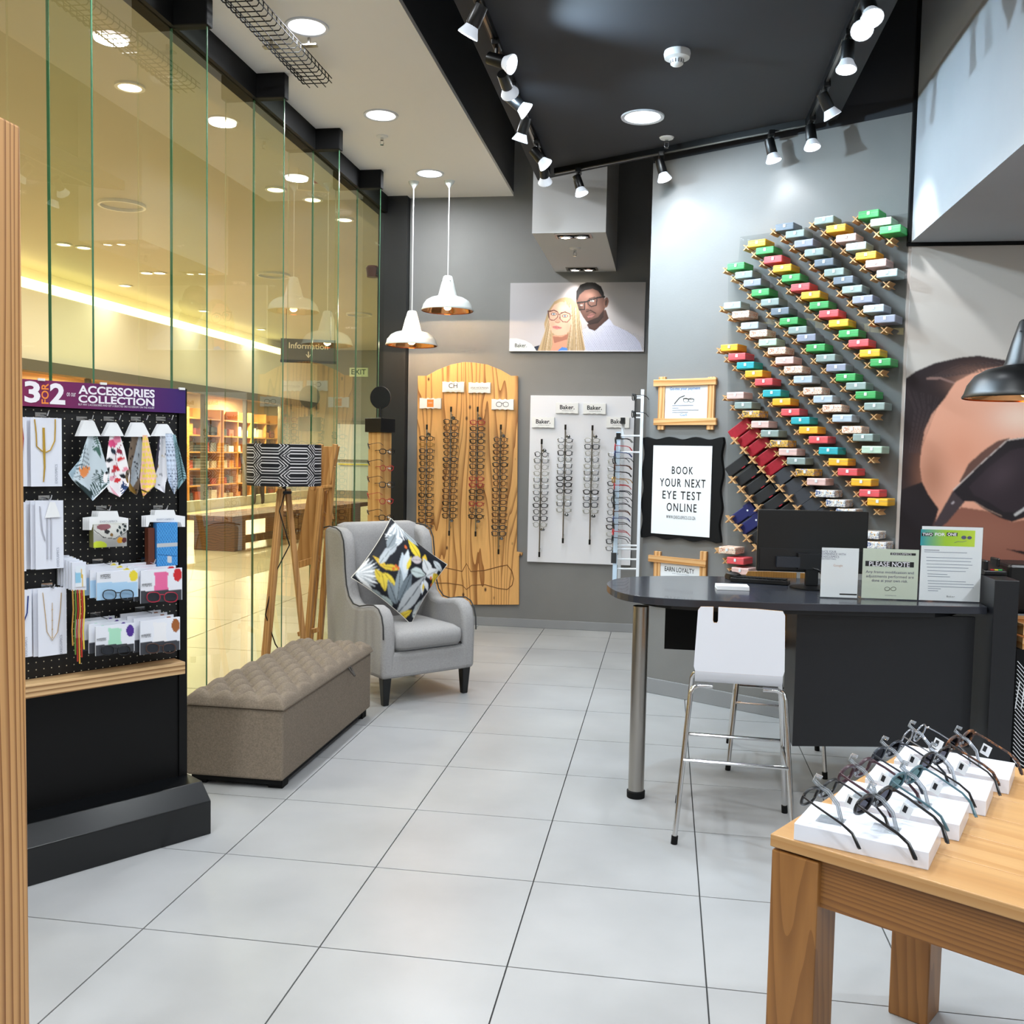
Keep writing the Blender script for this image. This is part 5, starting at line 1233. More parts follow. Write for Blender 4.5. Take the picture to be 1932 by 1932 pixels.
fit_text(t, FA, 'Go-mo your payment', -.0135, 1264, 1321, 730, 737, m_blue, bold=.01); fit_text(t, FA, 'with 10% monthly interest FREE', -.0135, 1272, 1312, 739, 742, m_grey)
P = lambda x, y: (FA.uv(x, y, -.014)[0], -.014, FA.uv(x, y, -.014)[1])
b = MB().tube([P(1272, 762), P(1282, 750), P(1292, 746)], .0022, 5)
for cx in (1294, 1304): b.tube([P(cx + 5 * math.cos(a), 755 + 4 * math.sin(a)) for a in np.linspace(0, 6.28, 12)[:-1]], .0012, 4, closed=True)
b.tube([P(1288, 752), P(1310, 753)], .0018, 4).build('spectacle_drawing', m_ink, t)
for k, (w_, y) in enumerate([(40, 765), (12, 770), (50, 774), (30, 778)]):
    a, z = FA.uv(1268, y, -.0135); c_, _ = FA.uv(1268 + w_, y, -.0135); MB().box(a, c_, -.0138, -.0132, z - .002, z + .002).build('text_line', m_grey, t)
fit_text(t, FA, 'Gofi', -.0135, 1283, 1296, 780, 785, m_blue)
t = stick_frame(1224, 1333, 1040, 1140, 1237, 1324, 1053, 1128, 'framed_notice', 'pine stick frame with an EARN LOYALTY notice, partly behind the desk')
fit_text(t, FA, 'EARN LOYALTY', -.0135, 1254, 1310, 1071, 1080, m_ink, bold=.006); fit_text(t, FA, 'with every purchase', -.0135, 1268, 1300, 1082, 1085, m_grey)
# black wavy frame
t = on_frame(FA, 'framed_poster', 'black wavy edged frame reading BOOK YOUR NEXT EYE TEST ONLINE', 'picture frame')
(a, zt_), (b_, zb_) = FA.uv(1214, 826, -.025), FA.uv(1361, 1024, -.025); ub_ = FA.uv(1362, 900, -.025)[0]; ua_ = FA.uv(1213, 900, -.025)[0]
pts = []
def wav(k, n, p, q, nx_, nz_, cyc, amp):
    for i in range(n):
        f = i / n; s = amp * math.cos(f * cyc * 2 * math.pi); pts.append((p[0] + (q[0] - p[0]) * f + nx_ * s, p[1] + (q[1] - p[1]) * f + nz_ * s))
wav(0, 24, (ua_, zb_), (ub_, zb_), 0, -1, 3, .008); wav(0, 24, (ub_, zb_), (ub_, zt_), 1, 0, 3, .008); wav(0, 24, (ub_, zt_), (ua_, zt_), 0, 1, 3, .008); wav(0, 24, (ua_, zt_), (ua_, zb_), -1, 0, 3, .008)
MB().prism(pts, -.03, 0, 'xz').build('frame', m_blackmatt, t, bevel=.003)
(a, za_), (c_, zc_) = FA.uv(1233, 840, -.031), FA.uv(1341, 1014, -.031)
a = (FA.uv(1233, 840, -.031)[0] + FA.uv(1229, 1006, -.031)[0]) / 2; c_ = (FA.uv(1344, 842, -.031)[0] + FA.uv(1339, 1012, -.031)[0]) / 2
MB().box(a, c_, -.034, -.028, FA.uv(1285, 1010, -.031)[1], FA.uv(1288, 841, -.031)[1]).build('paper', m_paper, t)
def zb2(x, y): return 1180 + x * .2795, 700 + y * .2795
for w_, x0, x1, y0, y1 in [('BOOK', 313, 457, 645, 697), ('YOUR NEXT', 232, 540, 728, 784), ('EYE TEST', 250, 510, 812, 868), ('ONLINE', 278, 480, 894, 950), ('WWW.EXECUSPECS.CO.ZA', 275, 472, 978, 1000)]:
    (p0, r0), (p1, r1) = zb2(x0, y0), zb2(x1, y1); fit_text(t, FA, w_, -.0355, p0, p1, r0, r1, m_ink, track=1.25, bold=.008)

# acrylic sheet with crossed wooden pegs
sh = on_frame(FA, 'case_display_panel', 'clear acrylic panel with crossed wooden pegs holding spectacle cases', 'display panel')
Q = lambda x, y: FA.uv(x, y, -.02)
MB().prism([Q(1372, 1085), Q(1689, 1040), Q(1714, 402), Q(1397, 447), Q(1393, 492), Q(1374, 497)], -.02, -.014, 'xz').build('acrylic_sheet', glassmat('acrylic', (.93, .94, .94), 1.4), sh)
pegm = MB(); PH = .016
for s in (-1, 1):
    pegm.hexa([(-s * PH - .004, 0, -PH), (-s * PH + .004, 0, -PH), (s * PH + .004, 0, PH), (s * PH - .004, 0, PH)] + [(-s * PH - .004, -.10, -PH), (-s * PH + .004, -.10, -PH), (s * PH + .004, -.10, PH), (s * PH - .004, -.10, PH)])
pegs = MB().cyl((0, 0, 0), (0, .072, 0), .0035, 6)
for s in (-1, 1):
    pegs.hexa([(-s * .022 - .005, 0, -.022), (-s * .022 + .005, 0, -.022), (s * .022 + .005, 0, .022), (s * .022 - .005, 0, .022), (-s * .022 - .005, -.03, -.022), (-s * .022 + .005, -.03, -.022), (s * .022 + .005, -.03, .022), (s * .022 - .005, -.03, .022)])
pegs = pegs.mesh('cross_peg')
pegm = pegm.mesh('cross_peg'); m_peg = pmat('peg_birch', '#d8aa74', .6, noise=(30, .12))
CW, CD, CH_ = .112, .128, .041
ob, tb, bs = None, None, None
_cb = MB().box(-CW / 2, CW / 2, 0, CD, -CH_ / 2, CH_ / 2)
o = _cb.build('case_tmp', None, bevel=.005); dg = bpy.context.evaluated_depsgraph_get(); cbody = bpy.data.meshes.new_from_object(o.evaluated_get(dg)); bpy.data.objects.remove(o)
cbut = MB().box(-.007, .007, -.003, 0, -.004, .013).mesh('snap')
cseam = MB().box(-CW / 2 - .0004, CW / 2 + .0004, -.0004, CD, .0046, .0056).mesh('seam')
m_snap = pmat('snap_silver', '#e3e8ec', .4)
def patmat(name, base, c2, c3, scale):
    m = pmat(name, base, .5); nt = m.node_tree; L = nt.links.new; b = nt.nodes['Principled BSDF']
    tc = nd(nt, 'ShaderNodeTexCoord'); n1 = nd(nt, 'ShaderNodeTexNoise'); n1.inputs['Scale'].default_value = scale; n1.inputs['Distortion'].default_value = 1.5; L(tc.outputs['Object'], n1.inputs['Vector'])
    r = nd(nt, 'ShaderNodeValToRGB'); r.color_ramp.interpolation = 'CONSTANT'; e = r.color_ramp.elements
    e[0].position = 0; e[0].color = (*lin(c2), 1); e[1].position = .42; e[1].color = (*lin(base), 1); x = e.new(.56); x.color = (*lin(c3), 1); x = e.new(.62); x.color = (*lin(base), 1)
    L(n1.outputs['Fac'], r.inputs['Fac']); L(r.outputs['Color'], b.inputs['Base Color']); return m
CC = {'G': ('green', '#3fa357'), 'Y': ('yellow', '#efb42c'), 'R': ('coral red', '#e2555a'), 'T': ('teal', '#2aa9b4'), 'p': ('pale pink', '#e3bdb5'), 'g': ('grey green', '#8f9f9a'), 'e': ('pale green', '#b7cfba'), 'b': ('pale grey blue', '#b4c1cc'), 'l': ('lavender grey', '#8f93a5'), 'd': ('dark grey', '#6d7884'), 't': ('pale teal grey', '#aabfc2')}
CM_ = {k: (n, pmat('case_' + n.replace(' ', '_'), c, .5)) for k, (n, c) in CC.items()}
CM_['o'] = ('orange leaf patterned', patmat('case_orange_leaf', '#eedccb', '#dd8f63', '#c77a52', 45))
CM_['q'] = ('yellow and blue patterned', patmat('case_yellow_blue', '#e3b04a', '#5672b5', '#2c2f3a', 40))
CM_['w'] = ('white and tan patterned', patmat('case_white_tan', '#e6e2da', '#c98f45', '#5b6b96', 30))
z8 = lambda x, y: (1200 + x * .28986, 350 + y * .28986)
rows = [
 (z8, 'top right', [(1512, 185), (1592, 235), (1653, 285)], 'GeG', 1),
 (z8, 'second', [(1222, 225), (1300, 278), (1365, 340), (1430, 395), (1495, 455), (1560, 505), (1632, 570)], 'gYptYpt', 1),
 (z8, 'third', [(965, 268), (1033, 314), (1090, 375), (1157, 433), (1222, 500), (1287, 563), (1347, 615), (1405, 675), (1473, 740), (1545, 800), (1618, 868)], 'dglgdgdglbl', 1),
 (z8, 'fourth', [(785, 375), (837, 422), (890, 480), (950, 537), (1007, 600), (1068, 660), (1135, 712), (1190, 778), (1253, 833), (1317, 895), (1382, 963), (1447, 1025), (1520, 1090), (1590, 1150)], 'YGRYGRYGRYGRYG', 1),
 (z8, 'fifth', [(648, 525), (700, 580), (755, 632), (808, 695), (870, 758), (935, 818), (993, 882), (1050, 940), (1107, 990), (1167, 1055), (1232, 1122), (1300, 1185), (1363, 1248), (1430, 1305), (1493, 1363), (1550, 1437)], 'GglGgdGglGglGgGg', 1),
 (z8, 'sixth', [(625, 780), (680, 838), (738, 912), (795, 962), (855, 1020), (915, 1075), (965, 1138), (1022, 1198), (1085, 1262), (1148, 1337), (1215, 1390), (1275, 1450), (1340, 1515), (1403, 1590), (1475, 1640), (1533, 1720)], 'toboeopobobobo' + 'ge', 1),
 (z8, 'seventh', [(605, 1055), (655, 1113), (710, 1170), (765, 1225), (830, 1278), (882, 1352), (945, 1408), (1003, 1475), (1068, 1530), (1120, 1592), (1185, 1655), (1250, 1727), (1315, 1800), (1375, 1865)] + [((1180 + x * .2795 - 1200) / .28986, (700 + y * .2795 - 350) / .28986) for x, y in [(1590, 752), (1645, 825), (1700, 885)]], 'YRTYRTYRTYRTYRYRY', 1),
 (zb2, 'eighth', [(740, 165), (793, 232), (845, 290), (907, 360), (972, 422), (1035, 490), (1095, 547), (1150, 608), (1210, 685), (1287, 748), (1345, 828), (1417, 893), (1485, 955), (1545, 1018), (1605, 1040), (1640, 1108), (1690, 1178)], 'pgqpgqpgqpwwwwwww', 0),
 (zb2, 'bottom left', [(685, 1212), (740, 1282), (772, 1352)], 'oRp', 0)]
OC = -.15
def case(u, z, mat, cname, label):
    p = FA.w(u, OC, z); t = thing('spectacle_case', label, 'spectacle case', p, FA.a, 'spectacle cases on the angled wall')
    inst(cbody, 'body', t, mat=mat); inst(cseam, 'lid_seam', t, mat=m_skirt); inst(cbut, 'snap_tab', t, mat=m_snap)
for conv, rn, pts, cols, tail in rows:
    last = None
    for i, (p, ck) in enumerate(zip(pts, cols)):
        px, py = conv(*p); u, z = FA.uv(px, py, OC)
        if rn == 'eighth' and i in (13, 14): continue
        case(u, z, CM_[ck][1], CM_[ck][0], '%s spectacle case, %s from the left in the %s diagonal row' % (CM_[ck][0], ORD[i + 1], rn))
        inst(pegm, 'cross_peg', sh, (u - .08, -.021, z - .01), mat=m_peg); last = (u, z)
    if tail: inst(pegm, 'cross_peg', sh, (last[0] - .01, -.021, last[1] - .056), mat=m_peg)
# slanted pouches lower left
pb = MB().box(-.078, .078, -.022, .022, -.034, .034); o = pb.build('tmp', None, bevel=.006); dg = bpy.context.evaluated_depsgraph_get(); pbody = bpy.data.meshes.new_from_object(o.evaluated_get(dg)); bpy.data.objects.remove(o)
ptab = MB().box(.02, .045, -.0235, -.0215, -.036, -.030).mesh('loop_tab')
pflap = MB().box(.03, .0845, -.0245, -.0215, -.0385, .0385).lathe([(0, 0), (0.0001, 0)], 3).mesh('flap')
m_red = pmat('pouch_red', '#a3122a', .45, noise=(60, .2)); m_pblack = pmat('pouch_black', '#17191d', .55); m_pgrey = pmat('pouch_grey', '#34373e', .6); m_navy = pmat('pouch_navy', '#171f5c', .5)
pouches = [(m_red, 'red', [(783, 390), (845, 445), (905, 505), (965, 575), (1022, 640)], 'upper left'),
           (m_pblack, 'black', [(762, 640), (828, 705), (890, 772), (945, 835), (1010, 895), (1085, 955)], 'below the red ones'),
           (m_pgrey, 'charcoal', [(1080, 705), (1150, 775), (1210, 840), (1275, 905), (1350, 965)], 'right of the red ones'),
           (m_navy, 'navy', [(800, 965), (858, 1030)], 'left of the monitor'),
           (m_pblack, 'small black', [(912, 1105)], 'beside the monitor edge')]
for mat_, cn, pts, where in pouches:
    for i, p in enumerate(pts):
        px, py = zb2(*p); u, z = FA.uv(px, py, -.065)
        t = thing('slim_pouch', '%s slanted spectacle pouch %s, %s of its diagonal' % (cn, where, ORD[i + 1]), 'pouch', FA.w(u, -.065, z), 0, 'slanted pouches on the angled wall')
        t.rotation_euler = (Matrix.Rotation(FA.a, 3, 'Z') @ Matrix.Rotation(math.radians(-36), 3, 'Y')).to_euler()
        inst(pbody, 'body', t, mat=mat_)
        if cn == 'black': inst(ptab, 'loop_tab', t, mat=m_red)
        if cn == 'navy':
            inst(pflap, 'flap', t, mat=mat_); MB().disc((.042, -.0255, 0), .006, 12, 'y').build('snap', m_snap, t)
        if cn == 'charcoal': MB().prism([(-.084, -.038), (.03, -.038), (.07, -.01), (.07, .012), (.03, .038), (-.084, .038)], -.0235, -.0215, 'xz').build('flap', m_pgrey, t)
for p in [(735, 470), (797, 535), (855, 600), (915, 665), (975, 728), (1040, 790), (1098, 858), (1155, 930), (720, 735), (778, 800), (830, 860), (893, 925), (700, 1000), (755, 1058), (818, 1130), (880, 1195)]:
    px, py = zb2(*p); u, z = FA.uv(px, py, -.12); inst(pegs, 'cross_peg', sh, (u, -.0925, z), mat=m_peg)

# ------------------------------------------------------------------ white rack on the free end of the angled wall
rk = thing('spectacle_rack', 'tall white metal rack of spectacles beside the angled wall', 'rack', (0, 0, 0))
YR = 6.42
A_ = lambda px, py, y=YR: tuple(float(v) for v in ony(px, py, y))
xr = A_(1208.5, 900)[0]; xf = A_(1166, 900)[0]
m_rackw = pmat('rack_white', '#e6eaee', .35)
MB().box(xr - .012, xr + .008, YR - .02, YR + .02, .66, A_(1212, 735)[2]).build('rear_upright', m_rackw, rk)
MB().box(xf - .018, xf + .01, YR - .025, YR + .01, .66, A_(1166, 815)[2]).build('front_upright', pmat('rack_blue_white', '#c9dcec', .3), rk)
MB().box(xf + .012, xf + .032, YR + .04, YR + .06, .66, A_(1173, 793)[2]).build('front_upright', m_rackw, rk)
for z_, x_ in ((A_(1166, 820)[2], xf - .004), (A_(1173, 791)[2], xf + .022)): MB().box(x_ - .014, x_ + .014, YR - .03, YR + .06, z_ - .03, z_ + .01).build('clip', m_black, rk)
for py in (823, 854, 1030, 1037, 1056, 1074): z_ = A_(1190, py)[2]; MB().cyl((xf, YR, z_), (xr, YR, z_ + .004), .006, 6).build('cross_bar', m_rackw, rk)
for py in (747, 751, 780, 788): z_ = A_(1205, py)[2]; MB().cyl((xr - .04, YR, z_), (xr, YR, z_), .005, 6).build('peg', m_rackw, rk)
z_ = A_(1160, 1052)[2]; MB().box(xf - .03, xf + .005, YR - .03, YR + .0, z_ - .035, z_ + .035).build('clip', pmat('clip_steel', '#4c4e50', .3, .8), rk)
rs = random.Random(11)
rcols = [0, 5, 6, 0, 1, 0, 2, 5, 3, 0, 0, 1, 6, 0, 5, 0]
for k in range(16):
    z_ = A_(1180, 832 + k * 12.2)[2]; ci = rcols[k]
    spectacle(rs.choice([0, 1, 3]), ci, (xf - .02, YR - .055 + rs.uniform(-.01, .01), z_), math.radians(-90 + rs.uniform(-12, 8)), '%s spectacles seen edge-on, %s from the top of the white rack' % (SCOL[ci][0], ORD[k + 1]), 'spectacles on the white rack', rx=rs.uniform(-.05, .1))
for k, py in enumerate((750, 782)):
    z_ = A_(1203, py)[2]; spectacle(1, 0, (xr - .055, YR - .02, z_), math.radians(-100), 'black spectacles on the %s top peg of the white rack' % ('upper', 'lower')[k], 'spectacles on the white rack')
# spectacles on the pine post
for k in range(6):
    z = 1.60 - k * .13
    ci = [3, 0, 1, 5, 0, 3][k]
    p = po.matrix_basis @ Vector((-.03, -.10, z)); spectacle([2, 0, 1, 2, 0, 2][k], ci, p, math.radians(-70), '%s spectacles on the left face of the pine post, %s from its top' % (SCOL[ci][0], ORD[k + 1]), 'spectacles on the pine post', rx=.25)
    p = po.matrix_basis @ Vector((.11, -.04, z - .04)); spectacle([0, 2, 1, 2, 1, 2][k], [0, 5, 3, 5, 0, 3][k], p, math.radians(40), '%s spectacles on the right pegs of the pine post, %s from its top' % (SCOL[[0, 5, 3, 5, 0, 3][k]][0], ORD[k + 1]), 'spectacles on the pine post')

# ------------------------------------------------------------------ pendant lamps
m_copper = pmat('copper_inside', '#e2a06a', .12, 1)
def pendant(x, y, zr, zc, R, mat, label, cordm, e=380):
    t = thing('pendant_lamp', label, 'pendant lamp', (x, y, zr), group='dome pendant lamps'); k = R / .22
    pf_ = [(.22, 0), (.222, .006), (.214, .02), (.205, .05), (.18, .085), (.14, .108), (.085, .122), (.079, .135), (.06, .21), (.038, .285), (.03, .292), (0, .292)]
    MB().lathe([(r * k, z * k) for r, z in pf_], 40).build('shade', mat, t, smooth=50)
    MB().lathe([((r - .004) * k, (z - .001) * k) for r, z in pf_[:7]] + [(.05 * k, .125 * k), (0, .125 * k)], 40).build('shade_lining', m_copper, t, smooth=True)
    MB().lathe([(0, .125 * k), (.02, .12 * k), (.022, .07 * k), (.032, .045), (.03, .02), (.015, .008), (0, .006)], 16).build('bulb', emat('pendant_glow', '#ffd9a0', 14), t, smooth=True)
    MB().cyl((0, 0, .29 * k), (0, 0, zc - zr), .0045, 8).build('cord', cordm, t)
    MB().lathe([(0, 0), (.045, 0), (.04, -.015), (.012, -.05), (.008, -.06), (0, -.06)], 18, (0, 0, zc - zr)).build('ceiling_rose', mat, t, smooth=True)
    for a in (0, 1.57, 3.14, 4.71): MB().lathe([(0, 0), (.005, 0), (.004, .003), (0, .003)], 8, (.052 * k * math.cos(a + .6), .052 * k * math.sin(a + .6), .245 * k)).build('vent_hole', m_ink, t)
    lamp('POINT', 'pendant_bulb', (0, 0, .03), e, T_WARM, .03, parent=t)
m_lampw = pmat('lamp_white', '#e4ebe9', .25, coat=.3)
pendant(-2.165, 8.04, 2.462, ZW, .2205, m_lampw, 'white dome pendant lamp, the lower one by the shopfront', m_plastic)
pendant(-1.857, 8.04, 2.752, ZW, .2205, m_lampw, 'white dome pendant lamp, the higher one right of its twin', m_plastic)
pendant(1.50, 4.4, 1.842, 2.755, .25, m_black, 'black dome pendant lamp with copper lining over the counter', m_black, 26)
# ================================================================== reception desk
def chaikin(p, n=2):
    for _ in range(n):
        q = []
        for i in range(len(p)):
            a, b = p[i], p[(i + 1) % len(p)]
            q += [(a[0] * .75 + b[0] * .25, a[1] * .75 + b[1] * .25), (a[0] * .25 + b[0] * .75, a[1] * .25 + b[1] * .75)]
        p = q
    return p
m_desk = pmat('desk_charcoal', '#131418', .38, noise=(40, .15))
m_desktop = pmat('desk_top', '#2e3037', .22, coat=.2)
dk = thing('reception_desk', 'dark round-ended reception desk with steel leg', 'desk', (0, 0, 0))
top = chaikin([(-.12, 4.34), (.02, 4.295), (.25, 4.292), (.574, 4.318), (.9, 4.372), (1.40, 4.455), (1.408, 4.46), (1.408, 5.30), (1.38, 5.302), (.8, 5.25), (.416, 5.205), (.1, 5.15), (-.13, 5.05), (-.24, 4.92), (-.275, 4.74), (-.25, 4.58), (-.20, 4.43)])
MB().prism(top, .907, .94, 'xy').build('desk_top', m_desktop, dk, bevel=.012, seg=3)
MB().prism([(x, y) for x, y in chaikin([(-.08, 4.38), (.25, 4.32), (.9, 4.40), (1.36, 4.48), (1.36, 5.2), (.4, 5.12), (-.1, 4.97), (-.19, 4.75)])], .885, .908, 'xy').build('top_support', m_desk, dk)
LX2, LY2 = -.092, 4.40
MB().lathe([(.036, .03), (.036, .886)], 28, (LX2, LY2, 0)).build('steel_leg', m_steel, dk, smooth=True)
MB().lathe([(0, 0), (.041, 0), (.042, .03), (.036, .034), (0, .034)], 28, (LX2, LY2, 0)).build('foot', m_blackmatt, dk, smooth=True)
MB().hexa([(.60, 4.43, .275), (1.37, 4.50, .30), (1.37, 4.52, .30), (.60, 4.45, .275), (.60, 4.43, .886), (1.37, 4.50, .886), (1.37, 4.52, .886), (.60, 4.45, .886)]).build('front_panel', m_desk, dk)
MB().box(.60, .62, 4.452, 4.80, .275, .886).build('side_panel', m_desk, dk)
MB().box(.02, .36, 5.00, 5.06, .575, .886).build('hanging_tray', m_blackmatt, dk)
MB().box(1.412, 1.512, 4.40, 5.35, 0, 1.066).build('end_pillar', m_desk, dk, bevel=.003)

# ------------------------------------------------------------------ stools
m_zebra = woodmat('zebrano', '#c58f45', '#6e4620', 'z', 40, 1.2, .04, .4)
m_shell = pmat('stool_white', '#dfe1e8', .35, coat=.1)
def stool(name, label, loc, rot):
    t = thing(name, label, 'stool', loc, rot, 'white shell stools')
    def outline(sgn=1):
        pts = [(-.172, .70), (.172, .70), (.178, .72), (.172, .945), (.163, .962), (.06, .966)]
        pts += [(-.088, .966), (-.088, .91), (-.092, .902), (-.104, .902), (-.108, .91), (-.108, .966), (-.158, .964), (-.168, .95), (-.178, .72)]
        return pts
    def bend(y): return y
    yb = -.175
    MB().prism(outline(), yb, yb + .009, 'xz').build('back_core', m_zebra, t, bevel=.002)
    MB().prism(outline(), yb - .002, yb, 'xz').build('back_outer', m_shell, t)
    MB().prism([(x * .985, z) for x, z in outline()], yb + .009, yb + .0105, 'xz').build('back_inner', m_zebra, t)
    rows = []
    for y, z in [(-.175, .70), (-.170, .675), (-.150, .655), (-.12, .648), (0, .642), (.12, .645), (.18, .64), (.2, .628)]:
        rows.append((y, z))
    up = MB(); lo = MB()
    for nrm, b, mm in ((.010, up, m_zebra), (0, lo, m_shell)):
        pass
    n = len(rows); v = []; f = []
    for off_, in ((0,), (.010,)):
        for i, (y, z) in enumerate(rows):
            p = rows[max(i - 1, 0)]; q = rows[min(i + 1, n - 1)]; ty, tz = q[0] - p[0], q[1] - p[1]; l = math.hypot(ty, tz)
            v += [(-.172, y - tz / l * off_, z + ty / l * off_), (.172, y - tz / l * off_, z + ty / l * off_)]
    for i in range(n - 1):
        f += [(2 * i, 2 * i + 1, 2 * i + 3, 2 * i + 2), (2 * n + 2 * i, 2 * n + 2 * i + 2, 2 * n + 2 * i + 3, 2 * n + 2 * i + 1), (2 * i, 2 * i + 2, 2 * n + 2 * i + 2, 2 * n + 2 * i), (2 * i + 1, 2 * n + 2 * i + 1, 2 * n + 2 * i + 3, 2 * i + 3)]
    f += [(0, 2 * n, 2 * n + 1, 1), (2 * n - 2, 2 * n - 1, 4 * n - 1, 4 * n - 2)]
    MB().add(v, f).build('seat', m_zebra, t, smooth=40)
    lv = [(a_[0] * 1.002, a_[1] - (b_[1] - a_[1]) * .2, a_[2] - (b_[2] - a_[2]) * .2) for a_, b_ in zip(v[:2 * n], v[2 * n:])]
    MB().add(lv, [(2 * i, 2 * i + 2, 2 * i + 3, 2 * i + 1) for i in range(n - 1)]).build('seat_underside', m_shell, t, smooth=40)
    for s in (-1, 1):
        for yy, yt in ((-.235, -.13), (.235, .13)):
            MB().tube([(s * .10, yt, .632), (s * .155, yt, .632), (s * .178, yt * 1.05, .622), (s * .188, yt * 1.1, .60), (s * .232, yy, .03)], .0105, 10).build('leg', m_chrome, t, smooth=60)
            MB().cyl((s * .231, yy * .998, .034), (s * .2335, yy * 1.004, 0), .0135, 10).build('foot_cap', m_blackmatt, t)
        MB().cyl((s * .209, -.182, .31), (s * .209, .182, .31), .008, 8).build('side_bar', m_chrome, t, smooth=True)
    for yy, zz in ((-.19, .335), (.19, .335)):
        MB().cyl((-.206, yy, zz), (.206, yy, zz), .008, 8).build('foot_bar', m_chrome, t, smooth=True)
    return t
stool('bar_stool', 'white shell stool with chrome legs in front of the desk', (.322, 4.112, 0), math.radians(-2.6))
stool('bar_stool', 'stool behind the desk with striped wood backrest above the top', (.602, 5.10, 0), math.radians(176))

# ------------------------------------------------------------------ things on the desk
ZD = .9412
t = thing('monitor', 'black computer monitor seen from behind on the desk', 'monitor', (.715, 4.86, ZD), math.radians(3))
MB().box(-.262, .262, -.004, .018, .075, .378).build('screen_panel', m_black, t, bevel=.006)
MB().hexa([(-.25, -.006, .08), (.25, -.006, .08), (.25, .0, .08), (-.25, 0, .08), (-.25, -.006, .19), (.25, -.006, .19), (.25, .0, .19), (-.25, 0, .19)]).prism([(-.07, .09), (.13, .09), (.13, .17), (-.07, .17)], -.035, -.004).build('rear_housing', pmat('monitor_rear', '#101012', .3), t, bevel=.004)
MB().box(-.17, -.06, -.0375, -.006, .10, .15).build('rating_label', pmat('monitor_label', '#23262e', .4), t)
MB().box(-.03, .03, -.03, .0, .012, .16).build('stand_neck', m_black, t, bevel=.004)
MB().lathe([(0, 0), (.10, 0), (.10, .006), (.06, .012), (0, .014)], 28, (0, -.01, 0)).build('stand_base', m_black, t, smooth=True)
MB().tube([(.02, -.03, .10), (.05, -.06, .06), (.08, -.06, .02), (.12, -.03, .006)], .004, 6).tube([(.0, -.03, .10), (.06, -.07, .08), (.1, -.05, .03), (.06, .0, .006)], .004, 6).build('cable', m_black, t, smooth=True)
t = thing('computer_mouse', 'black computer mouse on the desk beside the keyboard', 'mouse', (.36, 5.085, ZD), math.radians(20))
rect_loft([rrect(0, 0, .032, .052, 0, .03), rrect(0, 0, .034, .055, .012, .032), rrect(0, -.004, .03, .048, .028, .028), rrect(0, -.006, .018, .03, .036, .017)]).build('shell', m_black, t, smooth=True)
MB().cyl((-.004, .03, .034), (.004, .03, .034), .007, 10).build('scroll_wheel', m_blackmatt, t)
t = thing('keyboard', 'black keyboard lying in front of the monitor', 'keyboard', (.50, 5.0, ZD), math.radians(-12))
MB().hexa([(-.15, -.07, 0), (.13, -.07, 0), (.13, .07, 0), (-.15, .07, 0), (-.15, -.07, .022), (.13, -.07, .022), (.13, .07, .012), (-.15, .07, .012)]).build('body', m_black, t, bevel=.003)
kb = MB().box(-.008, .008, -.007, .007, 0, .005).mesh('key')
for r in range(5):
    for c in range(14): inst(kb, 'key', t, (-.133 + c * .0187, -.052 + r * .0245, .0225 - r * .0017), mat=m_blackmatt)
for k in range(3):
    o = MB().box(-.075, .075, -.05, .05, 0, .006).build('paper_pad', m_paper); o.location = (.33, 4.70, ZD + k * .0062); o.rotation_euler.z = math.radians(4 - k)
    tag(o, 'white paper pad on the desk, %s of the stack' % ('lowest', 'middle', 'topmost')[k], 'paper pad', 'paper pads on the desk')
# three sign holders
m_acry = glassmat('acrylic_clear', (.96, .97, .97), 1.45)
def holder(px0, px1, pyb, pyt, label, paper, yoff=0.0, lean=.02):
    p, q = onz(px0, pyb, ZD), onz(px1, pyb, ZD); y = (p[1] + q[1]) / 2 - .0; fr = Frame(p[0], y, 3)
    t = on_frame(fr, 'counter_sign', label, 'sign', 0, 0, ZD, 'counter signs'); h = fr.uv((px0 + px1) / 2, pyt, 0)[1] - ZD
    w = fr.uv(px1, pyb, 0)[0]
    MB().box(0, w, 0, .002, .004, h).build('paper', paper, t); MB().box(-.003, w + .003, -.002, -.001, .0, h + .003).build('front_sheet', m_acry, t)
    MB().box(-.003, w + .003, .002, .004, 0, h + .003).box(-.003, w + .003, -.002, .06, 0, .003).build('holder', m_acry, t)
    return t, fr
t, fr = holder(1549, 1617, 1129, 1034, 'small white review notice in a clear holder, left of three', m_paper)
m_violet = pmat('violet_ink', '#5a5a78', .6)
def s6(x, y): return 1380 + x * .24845, 950 + y * .24845
for w_, x0, x1, y0, y1, mm in [('RATE YOUR', 686, 796, 357, 373, m_violet), ('EXPERIENCE WITH', 686, 868, 376, 392, m_violet), ('EXECUSPECS', 686, 818, 396, 412, m_violet), ('BAYWEST MALL', 686, 796, 416, 426, m_violet), ('Google', 775, 845, 462, 484, pmat('google_ink', '#c9a08c', .6))]:
    (a, b), (c_, d) = s6(x0, y0), s6(x1, y1); fit_text(t, fr, w_, -.0005, a, c_, b, d, mm)
a, z = fr.uv(*s6(820, 688), -.0005); c_, z2 = fr.uv(*s6(952, 697), -.0005); MB().box(a, c_, -.0007, -.0003, z - ZD - .003, z - ZD + .003).build('bar', m_ink, t)
t, fr = holder(1628, 1730, 1132, 1036, 'pale green PLEASE NOTE sign in a clear holder on the desk', pmat('sage_paper', '#cfd6c4', .6))
a, z1_ = fr.uv(*s6(1018, 435), -.0004); c_, z0_ = fr.uv(*s6(1385, 486), -.0004); MB().box(a, c_, -.0006, -.0001, z0_ - ZD, z1_ - ZD).build('black_bar', m_ink, t)
